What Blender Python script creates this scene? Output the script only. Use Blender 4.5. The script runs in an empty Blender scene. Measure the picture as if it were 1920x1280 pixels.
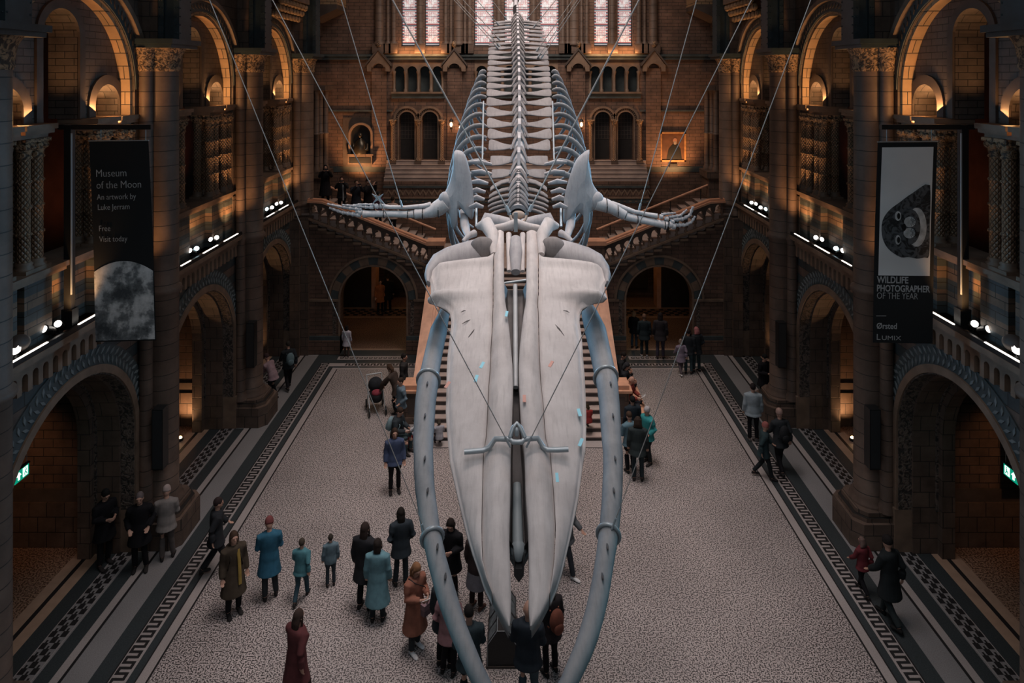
import bpy, math, random
from math import pi, sin, cos, sqrt, radians, atan2
from mathutils import Vector, Matrix
random.seed(7)
scene = bpy.context.scene
COL = scene.collection
# ------------------------------------------------------------------ camera
H = 11.2                       # height of the lens over the hall floor
F = 1270.0                     # focal length in pixels of the 1920 px frame
VX, VY = 968.0, 140.0          # vanishing point of the hall
cam_d = bpy.data.cameras.new('camera')
cam_d.sensor_width = 36; cam_d.lens = F / 1920 * 36
cam_d.shift_x = (960 - VX) / 1920; cam_d.shift_y = (VY - 640) / 1920
cam_d.clip_end = 300
cam = bpy.data.objects.new('camera', cam_d); COL.objects.link(cam)
cam.location = (0, 0, H); cam.rotation_euler = (pi / 2, 0, 0)
scene.camera = cam
# ------------------------------------------------------------------ exposure, world
vs = scene.view_settings
vs.view_transform = 'Standard'; vs.look = 'None'; vs.gamma = 1; vs.use_curve_mapping = False
vs.exposure = 0.0
w = bpy.data.worlds.new('world'); scene.world = w; w.use_nodes = True
w.node_tree.nodes['Background'].inputs[0].default_value = (0.62, 0.83, 1.0, 1)
w.node_tree.nodes['Background'].inputs[1].default_value = 0.038
# ------------------------------------------------------------------ big lights (roof glazing, balcony floodlights)
def aim(o, tgt):
    d = Vector(tgt) - o.location
    o.rotation_euler = d.to_track_quat('-Z', 'Y').to_euler()
def area(name, loc, tgt, sx, sy, e, c, spread=pi):
    l = bpy.data.lights.new(name, 'AREA'); l.shape = 'RECTANGLE'; l.size = sx; l.size_y = sy
    l.energy = e; l.color = c; l.spread = spread
    o = bpy.data.objects.new(name, l); COL.objects.link(o); o.location = loc; aim(o, tgt); return o
def spot(name, loc, tgt, e, c, ang=60, blend=.6, r=.1):
    l = bpy.data.lights.new(name, 'SPOT'); l.energy = e; l.color = c; l.spot_size = radians(ang); l.spot_blend = blend
    l.shadow_soft_size = r
    o = bpy.data.objects.new(name, l); COL.objects.link(o); o.location = loc; aim(o, tgt); return o
def point(name, loc, e, c, r=.08):
    l = bpy.data.lights.new(name, 'POINT'); l.energy = e; l.color = c; l.shadow_soft_size = r
    o = bpy.data.objects.new(name, l); COL.objects.link(o); o.location = loc; return o
WARM = (1.0, .46, .17); COOL = (.42, .76, 1.0); PINK = (1.0, .86, .82)
area('roof_light_middle', (0, 16, 21), (0, 17.0, 0), 5, 13, 560, PINK, radians(58))
area('roof_light_far', (0, 25.5, 19), (0, 31.5, 8), 8, 3, 420, (1.0, .80, .68), radians(110))
area('entrance_windows', (0, -1.5, 15.5), (0, 14, 7.5), 9, 4, 115, (.86, .93, 1.0), radians(120))
area('roof_light_front', (0, 4, 20), (0, 10, 0), 5, 5, 110, (.9, .84, .86), radians(80))
for s in (-1, 1):
    area('gallery_flood', (s * 8.4, 13.9, 13.2), (s * 1.2, 11.5, 8.6), .6, 1.6, 28, COOL, radians(90))
    area('gallery_flood', (s * 8.2, 19.4, 9.2), (s * .6, 13.6, 9.4), .8, 1.6, 120, (.30, .66, 1.0), radians(60))
    spot('jaw_flood', (s * 8.3, 8.2, 6.6), (s * .75, 6.6, 5.4), 430, (.10, .60, .80), 24, .8, .15)
    spot('scapula_flood', (s * 5.6, 8.9, 10.6), (s * 1.2, 11.8, 9.3), 240, (.30, .70, 1.0), 42, .9, .15)
# ------------------------------------------------------------------ node helpers
def new_mat(name):
    m = bpy.data.materials.new(name); m.use_nodes = True
    return m, m.node_tree, m.node_tree.nodes['Principled BSDF']
def N(t, typ, **kw):
    n = t.nodes.new(typ)
    for k, v in kw.items():
        if k.startswith('i_'): n.inputs[k[2:].replace('_', ' ')].default_value = v
        else: setattr(n, k, v)
    return n
def math_n(t, op, a, b=None):
    n = t.nodes.new('ShaderNodeMath'); n.operation = op
    for i, v in enumerate((a, b)):
        if v is None: continue
        if isinstance(v, (int, float)): n.inputs[i].default_value = v
        else: t.links.new(v, n.inputs[i])
    return n.outputs[0]
def mixc(t, fac, a, b, typ='MIX'):
    n = t.nodes.new('ShaderNodeMix'); n.data_type = 'RGBA'; n.blend_type = typ
    for i, v in ((0, fac), (6, a), (7, b)):
        if isinstance(v, (int, float)): n.inputs[i].default_value = v
        elif isinstance(v, tuple): n.inputs[i].default_value = (*v[:3], 1)
        else: t.links.new(v, n.inputs[i])
    return n.outputs[2]
def ramp(t, fac, stops, const=False):
    n = t.nodes.new('ShaderNodeValToRGB'); cr = n.color_ramp
    if const: cr.interpolation = 'CONSTANT'
    cr.elements[0].position = stops[0][0]; cr.elements[0].color = (*stops[0][1], 1)
    cr.elements[1].position = stops[-1][0]; cr.elements[1].color = (*stops[-1][1], 1)
    for p, c in stops[1:-1]:
        e = cr.elements.new(p); e.color = (*c, 1)
    t.links.new(fac, n.inputs[0]); return n.outputs[0]
def boxvec(t):
    tc = N(t, 'ShaderNodeTexCoord'); ge = N(t, 'ShaderNodeNewGeometry')
    s = N(t, 'ShaderNodeSeparateXYZ'); t.links.new(tc.outputs['Object'], s.inputs[0])
    n = N(t, 'ShaderNodeSeparateXYZ'); t.links.new(ge.outputs['True Normal'], n.inputs[0])
    ax = math_n(t, 'ABSOLUTE', n.outputs[0]); ay = math_n(t, 'ABSOLUTE', n.outputs[1])
    g = math_n(t, 'GREATER_THAN', ax, ay)
    u = math_n(t, 'ADD', math_n(t, 'MULTIPLY', s.outputs[1], g),
               math_n(t, 'MULTIPLY', s.outputs[0], math_n(t, 'SUBTRACT', 1, g)))
    cb = N(t, 'ShaderNodeCombineXYZ'); t.links.new(u, cb.inputs[0]); t.links.new(s.outputs[2], cb.inputs[1])
    return cb.outputs[0], s, tc
def bump(t, b, h, st=.4, d=.02):
    n = N(t, 'ShaderNodeBump'); n.inputs['Strength'].default_value = st; n.inputs['Distance'].default_value = d
    t.links.new(h, n.inputs['Height']); t.links.new(n.outputs[0], b.inputs['Normal'])
def stone(name, c1, c2, mortar=(.02, .017, .015), bw=.5, bh=.22, bands=None, rough=.6, mort=.010, var=.5):
    m, t, b = new_mat(name); vec, s, tc = boxvec(t)
    br = N(t, 'ShaderNodeTexBrick'); t.links.new(vec, br.inputs['Vector'])
    br.inputs['Scale'].default_value = 1; br.inputs['Brick Width'].default_value = bw; br.inputs['Row Height'].default_value = bh
    br.inputs['Mortar Size'].default_value = mort; br.inputs['Mortar Smooth'].default_value = .3
    br.inputs['Color1'].default_value = (*c1, 1); br.inputs['Color2'].default_value = (*c2, 1)
    br.inputs['Mortar'].default_value = (*mortar, 1)
    col = br.outputs['Color']
    if bands:
        z0, per, fr, bc = bands
        f = math_n(t, 'FRACT', math_n(t, 'DIVIDE', math_n(t, 'SUBTRACT', s.outputs[2], z0), per))
        k = math_n(t, 'LESS_THAN', f, fr)
        col = mixc(t, k, col, mixc(t, br.outputs['Fac'], bc, mortar))
    no = N(t, 'ShaderNodeTexNoise'); t.links.new(tc.outputs['Object'], no.inputs['Vector'])
    no.inputs['Scale'].default_value = 1.7; no.inputs['Detail'].default_value = 6; no.inputs['Roughness'].default_value = .65
    v = ramp(t, no.outputs['Fac'], [(.3, (1 - var,) * 3), (.72, (1 + var * .5,) * 3)])
    col = mixc(t, 1.0, col, v, 'MULTIPLY')
    b2 = N(t, 'ShaderNodeTexBrick'); t.links.new(vec, b2.inputs['Vector']); b2.inputs['Scale'].default_value = 1
    b2.inputs['Brick Width'].default_value = bw; b2.inputs['Row Height'].default_value = bh; b2.inputs['Mortar Size'].default_value = 0; b2.inputs['Bias'].default_value = -.55
    b2.inputs['Color1'].default_value = (.86, .86, .88, 1); b2.inputs['Color2'].default_value = (1.75, 1.55, 1.4, 1)
    col = mixc(t, 1.0, col, b2.outputs['Color'], 'MULTIPLY')
    t.links.new(col, b.inputs['Base Color']); b.inputs['Roughness'].default_value = rough
    h = math_n(t, 'SUBTRACT', math_n(t, 'MULTIPLY', no.outputs['Fac'], .4), br.outputs['Fac'])
    bump(t, b, h, .5, .015)
    return m
def plain(name, c, rough=.6, metal=0, noise=.0, nscale=4, spec=.5):
    m, t, b = new_mat(name)
    b.inputs['Roughness'].default_value = rough; b.inputs['Metallic'].default_value = metal
    b.inputs['Specular IOR Level'].default_value = spec
    tc = N(t, 'ShaderNodeTexCoord'); no = N(t, 'ShaderNodeTexNoise'); t.links.new(tc.outputs['Object'], no.inputs['Vector'])
    no.inputs['Scale'].default_value = nscale; no.inputs['Detail'].default_value = 5
    a = tuple(x * (1 - noise) for x in c); d = tuple(min(1, x * (1 + noise)) for x in c)
    t.links.new(ramp(t, no.outputs['Fac'], [(.3, a), (.7, d)]), b.inputs['Base Color'])
    return m
def emis(name, c, e, base=(.8, .8, .8)):
    m, t, b = new_mat(name)
    b.inputs['Base Color'].default_value = (*base, 1)
    b.inputs['Emission Color'].default_value = (*c, 1); b.inputs['Emission Strength'].default_value = e
    return m
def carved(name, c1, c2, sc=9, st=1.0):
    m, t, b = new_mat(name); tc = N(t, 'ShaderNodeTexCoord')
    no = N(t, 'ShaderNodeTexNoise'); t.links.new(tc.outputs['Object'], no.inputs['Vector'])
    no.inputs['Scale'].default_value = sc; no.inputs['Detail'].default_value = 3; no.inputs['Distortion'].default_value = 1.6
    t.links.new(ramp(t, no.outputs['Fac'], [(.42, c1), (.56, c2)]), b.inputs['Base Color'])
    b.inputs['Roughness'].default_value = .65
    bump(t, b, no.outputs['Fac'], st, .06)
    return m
def diaper(name, c1, c2, n=4, mz=9.0):
    m, t, b = new_mat(name); tc = N(t, 'ShaderNodeTexCoord'); s = N(t, 'ShaderNodeSeparateXYZ')
    t.links.new(tc.outputs['Object'], s.inputs[0])
    a = math_n(t, 'MULTIPLY', math_n(t, 'ARCTAN2', s.outputs[1], s.outputs[0]), n / (2 * pi) * 2)
    z = math_n(t, 'MULTIPLY', s.outputs[2], mz)
    p = math_n(t, 'ABSOLUTE', math_n(t, 'SUBTRACT', math_n(t, 'FRACT', math_n(t, 'ADD', a, z)), .5))
    q = math_n(t, 'ABSOLUTE', math_n(t, 'SUBTRACT', math_n(t, 'FRACT', math_n(t, 'ADD', math_n(t, 'SUBTRACT', z, a), 40)), .5))
    h = math_n(t, 'MINIMUM', p, q)
    t.links.new(ramp(t, h, [(.04, c1), (.14, c2)]), b.inputs['Base Color']); b.inputs['Roughness'].default_value = .5
    bump(t, b, h, 1.0, .06)
    return m
# ------------------------------------------------------------------ materials
BL = (.050, .064, .067)
M_wall = stone('ashlar_brown', (.155, .095, .068), (.095, .064, .050), bw=.46, bh=.21)
M_far = stone('brick_warm', (.205, .120, .082), (.125, .078, .058), bw=.52, bh=.16)
M_band = stone('banded_spandrel', (.165, .112, .086), (.115, .080, .064), bw=.62, bh=.27, bands=(.28, .54, .5, BL))
M_par = stone('banded_parapet', (.20, .135, .088), (.15, .10, .07), bw=.5, bh=.25, bands=(6.1, .5, .5, BL))
M_shaft = stone('shaft_drums', (.155, .105, .078), (.115, .080, .062), bw=30, bh=.36, var=.4)
M_block = stone('pier_blocks', (.15, .102, .074), (.105, .074, .058), bw=.42, bh=.36)
M_lit = stone('lit_soffit_blocks', (.44, .29, .16), (.34, .22, .125), bw=.34, bh=.30, var=.25)  # paler, warmer copy of the stone; uplit look put into its colour
M_tymp = stone('tympanum_rubble', (.130, .100, .083), (.085, .070, .062), bw=.40, bh=.15)
M_blue = plain('blue_terracotta', BL, .6, noise=.3, nscale=3)
M_leaf = plain('leaf_glaze', (.15, .175, .18), .55, noise=.2)
M_mould = plain('moulding_buff', (.185, .125, .088), .6, noise=.25, nscale=3)
M_mouldd = plain('moulding_dark', (.075, .056, .047), .6, noise=.25, nscale=3)
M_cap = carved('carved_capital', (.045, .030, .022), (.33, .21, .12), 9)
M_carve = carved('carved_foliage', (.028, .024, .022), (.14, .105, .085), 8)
M_dia = diaper('diaper_shaft', (.045, .028, .018), (.32, .20, .12))
M_dark = plain('dark_timber', (.016, .013, .012), .6, noise=.3)
M_red = plain('red_plaster', (.11, .05, .032), .7, noise=.3, nscale=2)
M_iron = plain('painted_iron', (.026, .042, .050), .5, noise=.25)
M_black = plain('black_metal', (.008, .009, .010), .45, noise=.2)
M_terra = plain('orange_terracotta', (.56, .30, .19), .5, noise=.18, nscale=2.5)
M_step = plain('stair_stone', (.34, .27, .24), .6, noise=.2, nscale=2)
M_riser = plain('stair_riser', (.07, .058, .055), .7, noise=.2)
M_strip = emis('light_strip', (1, .90, .78), 3)
M_lamp = emis('lamp_lens', (1, .93, .85), 5)
M_lampb = emis('lamp_lens_cool', (.65, .92, 1), 6)
M_warmlamp = emis('lamp_warm', (1, .62, .30), 12)
M_glow = emis('lamp_amber_globe', (1, .50, .26), 20)
M_steel = plain('grey_steel', (.34, .38, .40), .4, .3)
M_wire = plain('steel_wire', (.42, .40, .38), .45, .4)
def mosaic(name, a, b_, sc=26, lo=.46, hi=.52, rough=.42):
    m, t, b = new_mat(name); tc = N(t, 'ShaderNodeTexCoord')
    no = N(t, 'ShaderNodeTexNoise'); t.links.new(tc.outputs['Object'], no.inputs['Vector'])
    no.inputs['Scale'].default_value = sc; no.inputs['Detail'].default_value = 1.0; no.inputs['Roughness'].default_value = .4
    n2 = N(t, 'ShaderNodeTexNoise'); t.links.new(tc.outputs['Object'], n2.inputs['Vector']); n2.inputs['Scale'].default_value = .5
    c = ramp(t, no.outputs['Fac'], [(lo, a), (hi, b_)])
    c = mixc(t, 1.0, c, ramp(t, n2.outputs['Fac'], [(.3, (.86,) * 3), (.7, (1.1,) * 3)]), 'MULTIPLY')
    t.links.new(c, b.inputs['Base Color']); b.inputs['Roughness'].default_value = rough
    return m
M_mos = mosaic('floor_mosaic', (.040, .036, .037), (.43, .385, .37), 34, .42, .55)
M_mosbr = mosaic('floor_mosaic_brown', (.10, .055, .035), (.30, .19, .13), 26)
M_fl_l = mosaic('floor_strip_light', (.28, .25, .24), (.36, .33, .32), 60, .3, .7)
M_fl_g = mosaic('floor_strip_grey', (.17, .165, .165), (.25, .245, .25), 60, .3, .7)
M_fl_d = mosaic('floor_strip_dark', (.022, .029, .032), (.042, .052, .056), 40, .3, .7)
M_fl_k = plain('floor_line_black', (.012, .012, .013), .5)
M_fl_w = plain('floor_buff', (.36, .24, .17), .5, noise=.1)
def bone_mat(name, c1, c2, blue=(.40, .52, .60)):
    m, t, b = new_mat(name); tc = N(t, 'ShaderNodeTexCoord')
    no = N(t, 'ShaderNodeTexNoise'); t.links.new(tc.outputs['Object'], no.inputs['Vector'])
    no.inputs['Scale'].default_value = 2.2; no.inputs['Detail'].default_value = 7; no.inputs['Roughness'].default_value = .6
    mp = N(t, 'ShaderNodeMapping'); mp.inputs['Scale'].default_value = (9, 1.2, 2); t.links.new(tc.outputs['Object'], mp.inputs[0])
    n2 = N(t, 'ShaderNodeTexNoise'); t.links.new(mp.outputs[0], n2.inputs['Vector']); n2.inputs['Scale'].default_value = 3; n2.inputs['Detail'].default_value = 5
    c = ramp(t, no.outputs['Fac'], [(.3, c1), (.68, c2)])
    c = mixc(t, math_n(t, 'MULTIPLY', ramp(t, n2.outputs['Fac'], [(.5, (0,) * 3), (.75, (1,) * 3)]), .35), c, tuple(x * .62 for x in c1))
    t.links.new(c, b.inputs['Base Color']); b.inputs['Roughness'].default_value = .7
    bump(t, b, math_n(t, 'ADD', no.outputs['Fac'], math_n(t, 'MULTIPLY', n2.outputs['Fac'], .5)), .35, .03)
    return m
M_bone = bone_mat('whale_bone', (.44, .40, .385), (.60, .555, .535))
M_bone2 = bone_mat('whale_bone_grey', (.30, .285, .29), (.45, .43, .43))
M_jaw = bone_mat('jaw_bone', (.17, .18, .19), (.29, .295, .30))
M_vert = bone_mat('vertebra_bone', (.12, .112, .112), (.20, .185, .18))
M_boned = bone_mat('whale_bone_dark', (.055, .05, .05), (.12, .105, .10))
M_tube = plain('grey_tube', (.42, .44, .45), .4, noise=.1)
# ------------------------------------------------------------------ mesh helpers
class MB:
    def __init__(s): s.v = []; s.f = []; s.m = []; s.sm = []
    def add(s, vs_, fs, mi=0, sm=False):
        k = len(s.v); s.v += [tuple(p) for p in vs_]
        for f in fs: s.f.append([i + k for i in f]); s.m.append(mi); s.sm.append(sm)
        return s
    def box(s, x0, x1, y0, y1, z0, z1, mi=0):
        if x0 > x1: x0, x1 = x1, x0
        if y0 > y1: y0, y1 = y1, y0
        return s.add([(x0, y0, z0), (x1, y0, z0), (x1, y1, z0), (x0, y1, z0), (x0, y0, z1), (x1, y0, z1), (x1, y1, z1), (x0, y1, z1)],
              [(0, 3, 2, 1), (4, 5, 6, 7), (0, 1, 5, 4), (1, 2, 6, 5), (2, 3, 7, 6), (3, 0, 4, 7)], mi)
    def prism(s, poly, ax, d0, d1, mi=0, sm=False):
        """poly 2D; ax 'x': (y,z) at x=d ; 'y': (x,z) at y=d ; 'z': (x,y) at z=d"""
        def P3(p, d): return (d, p[0], p[1]) if ax == 'x' else ((p[0], d, p[1]) if ax == 'y' else (p[0], p[1], d))
        n = len(poly)
        a = sum(poly[i][0] * poly[(i + 1) % n][1] - poly[(i + 1) % n][0] * poly[i][1] for i in range(n))
        vs_ = [P3(p, d0) for p in poly] + [P3(p, d1) for p in poly]
        ccw = a > 0
        # for ax 'y' the (x,z) plane normal is -y
        fs = [list(range(n))[::-1], [n + i for i in range(n)]]
        for i in range(n):
            j = (i + 1) % n; fs.append([i, j, n + j, n + i])
        flip = (ccw != (d1 > d0)) != (ax == 'y')
        if flip: fs = [f[::-1] for f in fs]
        k = len(s.f); s.add(vs_, fs, mi, False)
        if sm:
            for q in range(k + 2, len(s.f)): s.sm[q] = True
        return s
    def loft(s, rings, mi=0, cap=True, sm=True, closed=False):
        n = len(rings[0]); k = []; vs_ = [p for r in rings for p in r]; R = len(rings)
        for i in range(R if closed else R - 1):
            for j in range(n):
                a = i * n + j; b = i * n + (j + 1) % n; i2 = (i + 1) % R
                k.append((a, b, i2 * n + (j + 1) % n, i2 * n + j))
        s.add(vs_, k, mi, sm)
        if cap and not closed:
            s.add(rings[0], [list(range(n))[::-1]], mi, False); s.add(rings[-1], [list(range(n))], mi, False)
        return s
    def tube(s, pts, rad, seg=10, mi=0, flat=None, up=(0, 0, 1), cap=True, sm=True):
        """rad: number, list, or list of (a,b) half-axes; a lies across 'up', b along it"""
        pts = [Vector(p) for p in pts]; n = len(pts); rings = []
        for i, p in enumerate(pts):
            t = (pts[min(i + 1, n - 1)] - pts[max(i - 1, 0)]).normalized()
            u = Vector(up); u = (u - t * u.dot(t))
            if u.length < 1e-3: u = Vector((0, 1, 0)) - t * t.y
            if u.length < 1e-3: u = Vector((1, 0, 0))
            u.normalize(); sd = t.cross(u)
            r = rad if isinstance(rad, (int, float)) else rad[i]
            a, b = (r, r) if isinstance(r, (int, float)) else r
            rings.append([p + sd * (a * cos(2 * pi * j / seg)) + u * (b * sin(2 * pi * j / seg)) for j in range(seg)])
        return s.loft(rings, mi, cap, sm)
    def lathe(s, c, prof, seg=16, mi=0, a0=0, ax='z', sm=True):
        rings = []
        for r, h in prof:
            ring = []
            for j in range(seg):
                a = a0 + 2 * pi * j / seg; x, y = r * cos(a), r * sin(a)
                if ax == 'z': ring.append((c[0] + x, c[1] + y, c[2] + h))
                elif ax == 'y': ring.append((c[0] + x, c[1] + h, c[2] + y))
                else: ring.append((c[0] + h, c[1] + x, c[2] + y))
            rings.append(ring)
        if ax == 'y': rings = [r[::-1] for r in rings]
        return s.loft(rings, mi, True, sm)
    def ell(s, c, r, seg=14, rg=9, mi=0, rot=None, sm=True):
        rings = []
        for i in range(rg + 1):
            th = pi * (i / rg) ; th = min(max(th, .04), pi - .04)
            ring = []
            for j in range(seg):
                a = 2 * pi * j / seg
                p = Vector((r[0] * sin(th) * cos(a), r[1] * sin(th) * sin(a), -r[2] * cos(th)))
                if rot: p = rot @ p
                ring.append(tuple(Vector(c) + p))
            rings.append(ring)
        return s.loft(rings, mi, True, sm)
    def mesh(s, name, mats):
        me = bpy.data.meshes.new(name); me.from_pydata(s.v, [], s.f)
        for m in (mats if isinstance(mats, (list, tuple)) else [mats]): me.materials.append(m)
        me.polygons.foreach_set('material_index', s.m); me.polygons.foreach_set('use_smooth', s.sm)
        me.update(); return me
    def build(s, name, mats, parent=None, loc=None):
        return link(name, s.mesh(name, mats), parent, loc)
def link(name, me, parent=None, loc=None):
    o = bpy.data.objects.new(name, me); COL.objects.link(o)
    if parent: o.parent = parent
    if loc: o.location = loc
    return o
def tag(o, label=None, cat=None, group=None, kind=None):
    if label: o['label'] = label
    if cat: o['category'] = cat
    if group: o['group'] = group
    if kind: o['kind'] = kind
    return o
def thing(name, label, cat, loc=(0, 0, 0), rz=0, group=None):
    o = bpy.data.objects.new(name, None); COL.objects.link(o); o.empty_display_size = .2
    o.location = loc; o.rotation_euler = (0, 0, rz)
    return tag(o, label, cat, group, 'thing')
def struct(o): o['kind'] = 'structure'; return o
def dup(root, loc, rz=0, scale=None, label=None, group=None):
    r = root.copy(); COL.objects.link(r); r.location = loc; r.rotation_euler = (0, 0, rz)
    if scale: r.scale = scale
    if label: r['label'] = label
    if group: r['group'] = group
    for ch in list(root.children):
        c = ch.copy(); COL.objects.link(c); c.parent = r
        for g in list(ch.children):
            d = g.copy(); COL.objects.link(d); d.parent = c
    return r
def P(px, py, Y): return Vector(((px - VX) * Y / F, Y, H - (py - VY) * Y / F))
def PF(px, py, z=0):
    Y = F * (H - z) / (py - VY); return Vector(((px - VX) * Y / F, Y, z))
def arc(cx, cz, r, a0, a1, n):
    return [(cx + r * cos(a0 + (a1 - a0) * i / n), cz + r * sin(a0 + (a1 - a0) * i / n)) for i in range(n + 1)]
def lerp(a, b, t): return a + (b - a) * t
def interp(x, xs, ys):
    if x <= xs[0]: return ys[0]
    for i in range(1, len(xs)):
        if x <= xs[i]: return lerp(ys[i - 1], ys[i], (x - xs[i - 1]) / (xs[i] - xs[i - 1]))
    return ys[-1]
# ================================================================== side walls
PITCH = 5.55
def pier_y(k): return 11.05 + PITCH * k
def bay_y(b): return 13.84 + PITCH * b
BAYS = (-1, 0, 1, 2)
RO = 2.10; ZS = 2.85           # lower arch
RU = 2.14; ZU = 10.85          # upper arch
def opening(y0, y1, z0, z1, ops):
    """outline of a panel whose arched openings reach its bottom edge; ops = (yc, r, zspring)"""
    p = [(y0, z0)]
    for yc, r, zs in ops:
        p += [(yc - r, z0)] + arc(yc, zs, r, pi, 0, 22) + [(yc + r, z0)]
    return p + [(y1, z0), (y1, z1), (y0, z1)]
def ringpoly(yc, zc, ri, ro, zb, n=30):
    out = ([(yc - ro, zb)] if zb < zc else []) + arc(yc, zc, ro, pi, 0, n) + ([(yc + ro, zb)] if zb < zc else [])
    inn = ([(yc + ri, zb)] if zb < zc else []) + arc(yc, zc, ri, 0, pi, n) + ([(yc - ri, zb)] if zb < zc else [])
    return out + inn
def side_wall(s, nm):
    X = lambda v: s * v
    m = MB(); Y0 = bay_y(-1) - 2.78
    for b in BAYS:
        yc = bay_y(b); a, e = yc - PITCH / 2, yc + PITCH / 2
        # lower arcade panel, banded spandrels in front, plain behind
        m.prism(opening(a, e, 0, 5.45, [(yc, RO, ZS)]), 'x', X(9.0), X(9.28), 0)
        m.prism(opening(a, e, 0, 5.45, [(yc, RO - .10, ZS)]), 'x', X(9.28), X(9.85), 1)
        m.prism(opening(a, e, 0, 5.45, [(yc, RO - .28, ZS)]), 'x', X(9.85), X(10.15), 1)
        # corbel table
        n = 17; wd = 4.6 / n
        m.prism(opening(yc - 2.3, yc + 2.3, 5.45, 5.98, [(yc - 2.3 + wd * (i + .5), wd * .28, 5.72) for i in range(n)]), 'x', X(8.86), X(9.02), 2)
        m.box(X(9.02), X(10.15), a, e, 5.45, 6.1, 1)
        m.box(X(8.72), X(9.3), yc - 2.34, yc + 2.34, 5.98, 6.10, 3)
        # parapet
        m.box(X(9.22), X(9.62), a, e, 6.1, 7.32, 4)
        for q in (-1, 1):
            m.box(X(9.02), X(9.3), *sorted((yc + q * .68, yc + q * 1.42)), 6.1, 7.32, 4)
            m.box(X(9.02), X(9.3), *sorted((yc + q * 1.6, yc + q * 2.34)), 6.1, 7.32, 4)
        m.box(X(9.0), X(9.75), yc - 2.34, yc + 2.34, 7.32, 7.40, 3)
        m.box(X(8.94), X(9.80), yc - 2.34, yc + 2.34, 7.40, 7.50, 3)
        # lintels and cornice blocks over the columns
        for q in (-1, 1):
            m.box(X(9.08), X(9.72), *sorted((yc + q * .70, yc + q * 2.35)), 10.0, 10.1, 3)
            for u0, u1 in ((.66, 1.44), (1.56, 2.35)):
                m.box(X(8.98), X(9.78), *sorted((yc + q * u0, yc + q * u1)), 10.08, 10.16, 3)
                m.box(X(8.93), X(9.80), *sorted((yc + q * (u0 - .03), yc + q * (u1 + (.03 if u1 < 2 else 0)))), 10.16, 10.26, 3)
        # tympanum with tall light and two niches
        m.prism(opening(yc - 2.3, yc + 2.3, 10.26, 14.0, [(yc - 1.55, .46, 10.52), (yc, .56, 12.0), (yc + 1.55, .46, 10.52)]), 'x', X(9.32), X(9.95), 5)
        for q in (-1, 1):
            m.box(X(9.86), X(9.95), *sorted((yc + q * 1.05, yc + q * 2.05)), 10.26, 11.1, 5)
            m.prism(ringpoly(yc + q * 1.55, 10.52, .46, .68, 10.26, 14), 'x', X(9.27), X(9.33), 6)
        m.prism(ringpoly(yc, 12.0, .56, .74, 10.26, 16), 'x', X(9.27), X(9.33), 6)
        # great upper arch
        m.prism(opening(a, e, 6.1, 17.5, [(yc, RU, ZU)]), 'x', X(9.0), X(9.32), 1)
    m.box(X(9.0), X(9.5), 0, Y0, 0, 17.5, 1)
    m.box(X(9.0), X(9.5), pier_y(3) + .02, 31.5, 5.4, 10.2, 1); m.box(X(9.0), X(9.5), pier_y(3) + .02, 31.5, 13.0, 17.5, 1); m.box(X(9.9), X(10.2), pier_y(3) + .02, 31.5, 5.4, 17.5, 1)
    struct(m.build('wall_' + nm, [M_band, M_block, M_mould, M_mould, M_par, M_tymp, M_mouldd]))
    # carved soffit rings, plain outer rings and leaf voussoirs
    for b in BAYS[1:]:
        yc = bay_y(b)
        t = MB()
        t.prism(ringpoly(yc, ZS, RO - .02, RO + .15, 1.0), 'x', X(8.93), X(9.02), 0)      # brown roll
        t.prism(ringpoly(yc, ZS, RO - .05, RO - .02, 1.0), 'x', X(8.97), X(9.30), 1)      # carved soffit
        t.prism(ringpoly(yc, ZS, RO + .15, RO + .56, ZS), 'x', X(8.97), X(9.005), 2)       # blue ground
        t.prism(ringpoly(yc, ZS, RO - .14, RO - .10, 1.0), 'x', X(9.80), X(9.86), 1)
        for rr, off, tw in ((RO + .26, 0, .5), (RO + .44, .5, -.5)):
            n = 42
            for i in range(n):
                a = pi * (i + off) / n
                c = Vector((yc + rr * cos(a), ZS + rr * sin(a))); d = Vector((cos(a + tw), sin(a + tw))); e = Vector((-d.y, d.x))
                pl = [c - d * .10, c - e * .032, c + d * .10, c + e * .032]
                t.prism([tuple(p) for p in pl], 'x', X(8.95), X(8.975), 3)
        for y in (yc - RO - .0, yc + RO + .0):                                            # impost plinths
            t.box(X(8.88), X(9.92), y - (.24 if y < yc else .05), y + (.05 if y < yc else .24), 0, 1.0, 0)
        # upper arch orders: lit roll, patterned blue band, hood
        t.prism(ringpoly(yc, ZU, RU - .09, RU, 10.26), 'x', X(9.06), X(9.32), 4)
        t.prism(ringpoly(yc, ZU, RU + .02, RU + .32, ZU), 'x', X(8.975), X(9.005), 2)
        for i in range(40):
            a = pi * (i + .5) / 40; c = Vector((yc + (RU + .17) * cos(a), ZU + (RU + .17) * sin(a)))
            d = Vector((cos(a + .8), sin(a + .8))) * .11; e = Vector((-d.y, d.x)) * .28
            t.prism([tuple(c - d), tuple(c - e), tuple(c + d), tuple(c + e)], 'x', X(8.95), X(8.98), 6)
        t.prism(ringpoly(yc, ZU, RU + .32, RU + .46, ZU), 'x', X(8.86), X(9.005), 5)
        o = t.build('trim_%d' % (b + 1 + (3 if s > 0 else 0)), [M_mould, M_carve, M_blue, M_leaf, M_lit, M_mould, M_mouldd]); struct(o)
    # alcoves behind the lower arches and gallery behind the upper ones
    g = MB()
    for k in range(-1, 4):
        y = pier_y(k) + (0 if k < 3 else .35)
        g.box(X(10.15), X(13.2), y - .45, y + .45, 0, 5.45, 0)
        g.box(X(10.15), X(13.2), y - .55, y + .55, 0, 1.05, 1); g.box(X(10.15), X(13.2), y - .50, y + .50, 1.05, 1.35, 2)
    g.box(X(13.2), X(13.5), -1, 31.5, 0, 17.5, 3)
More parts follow.
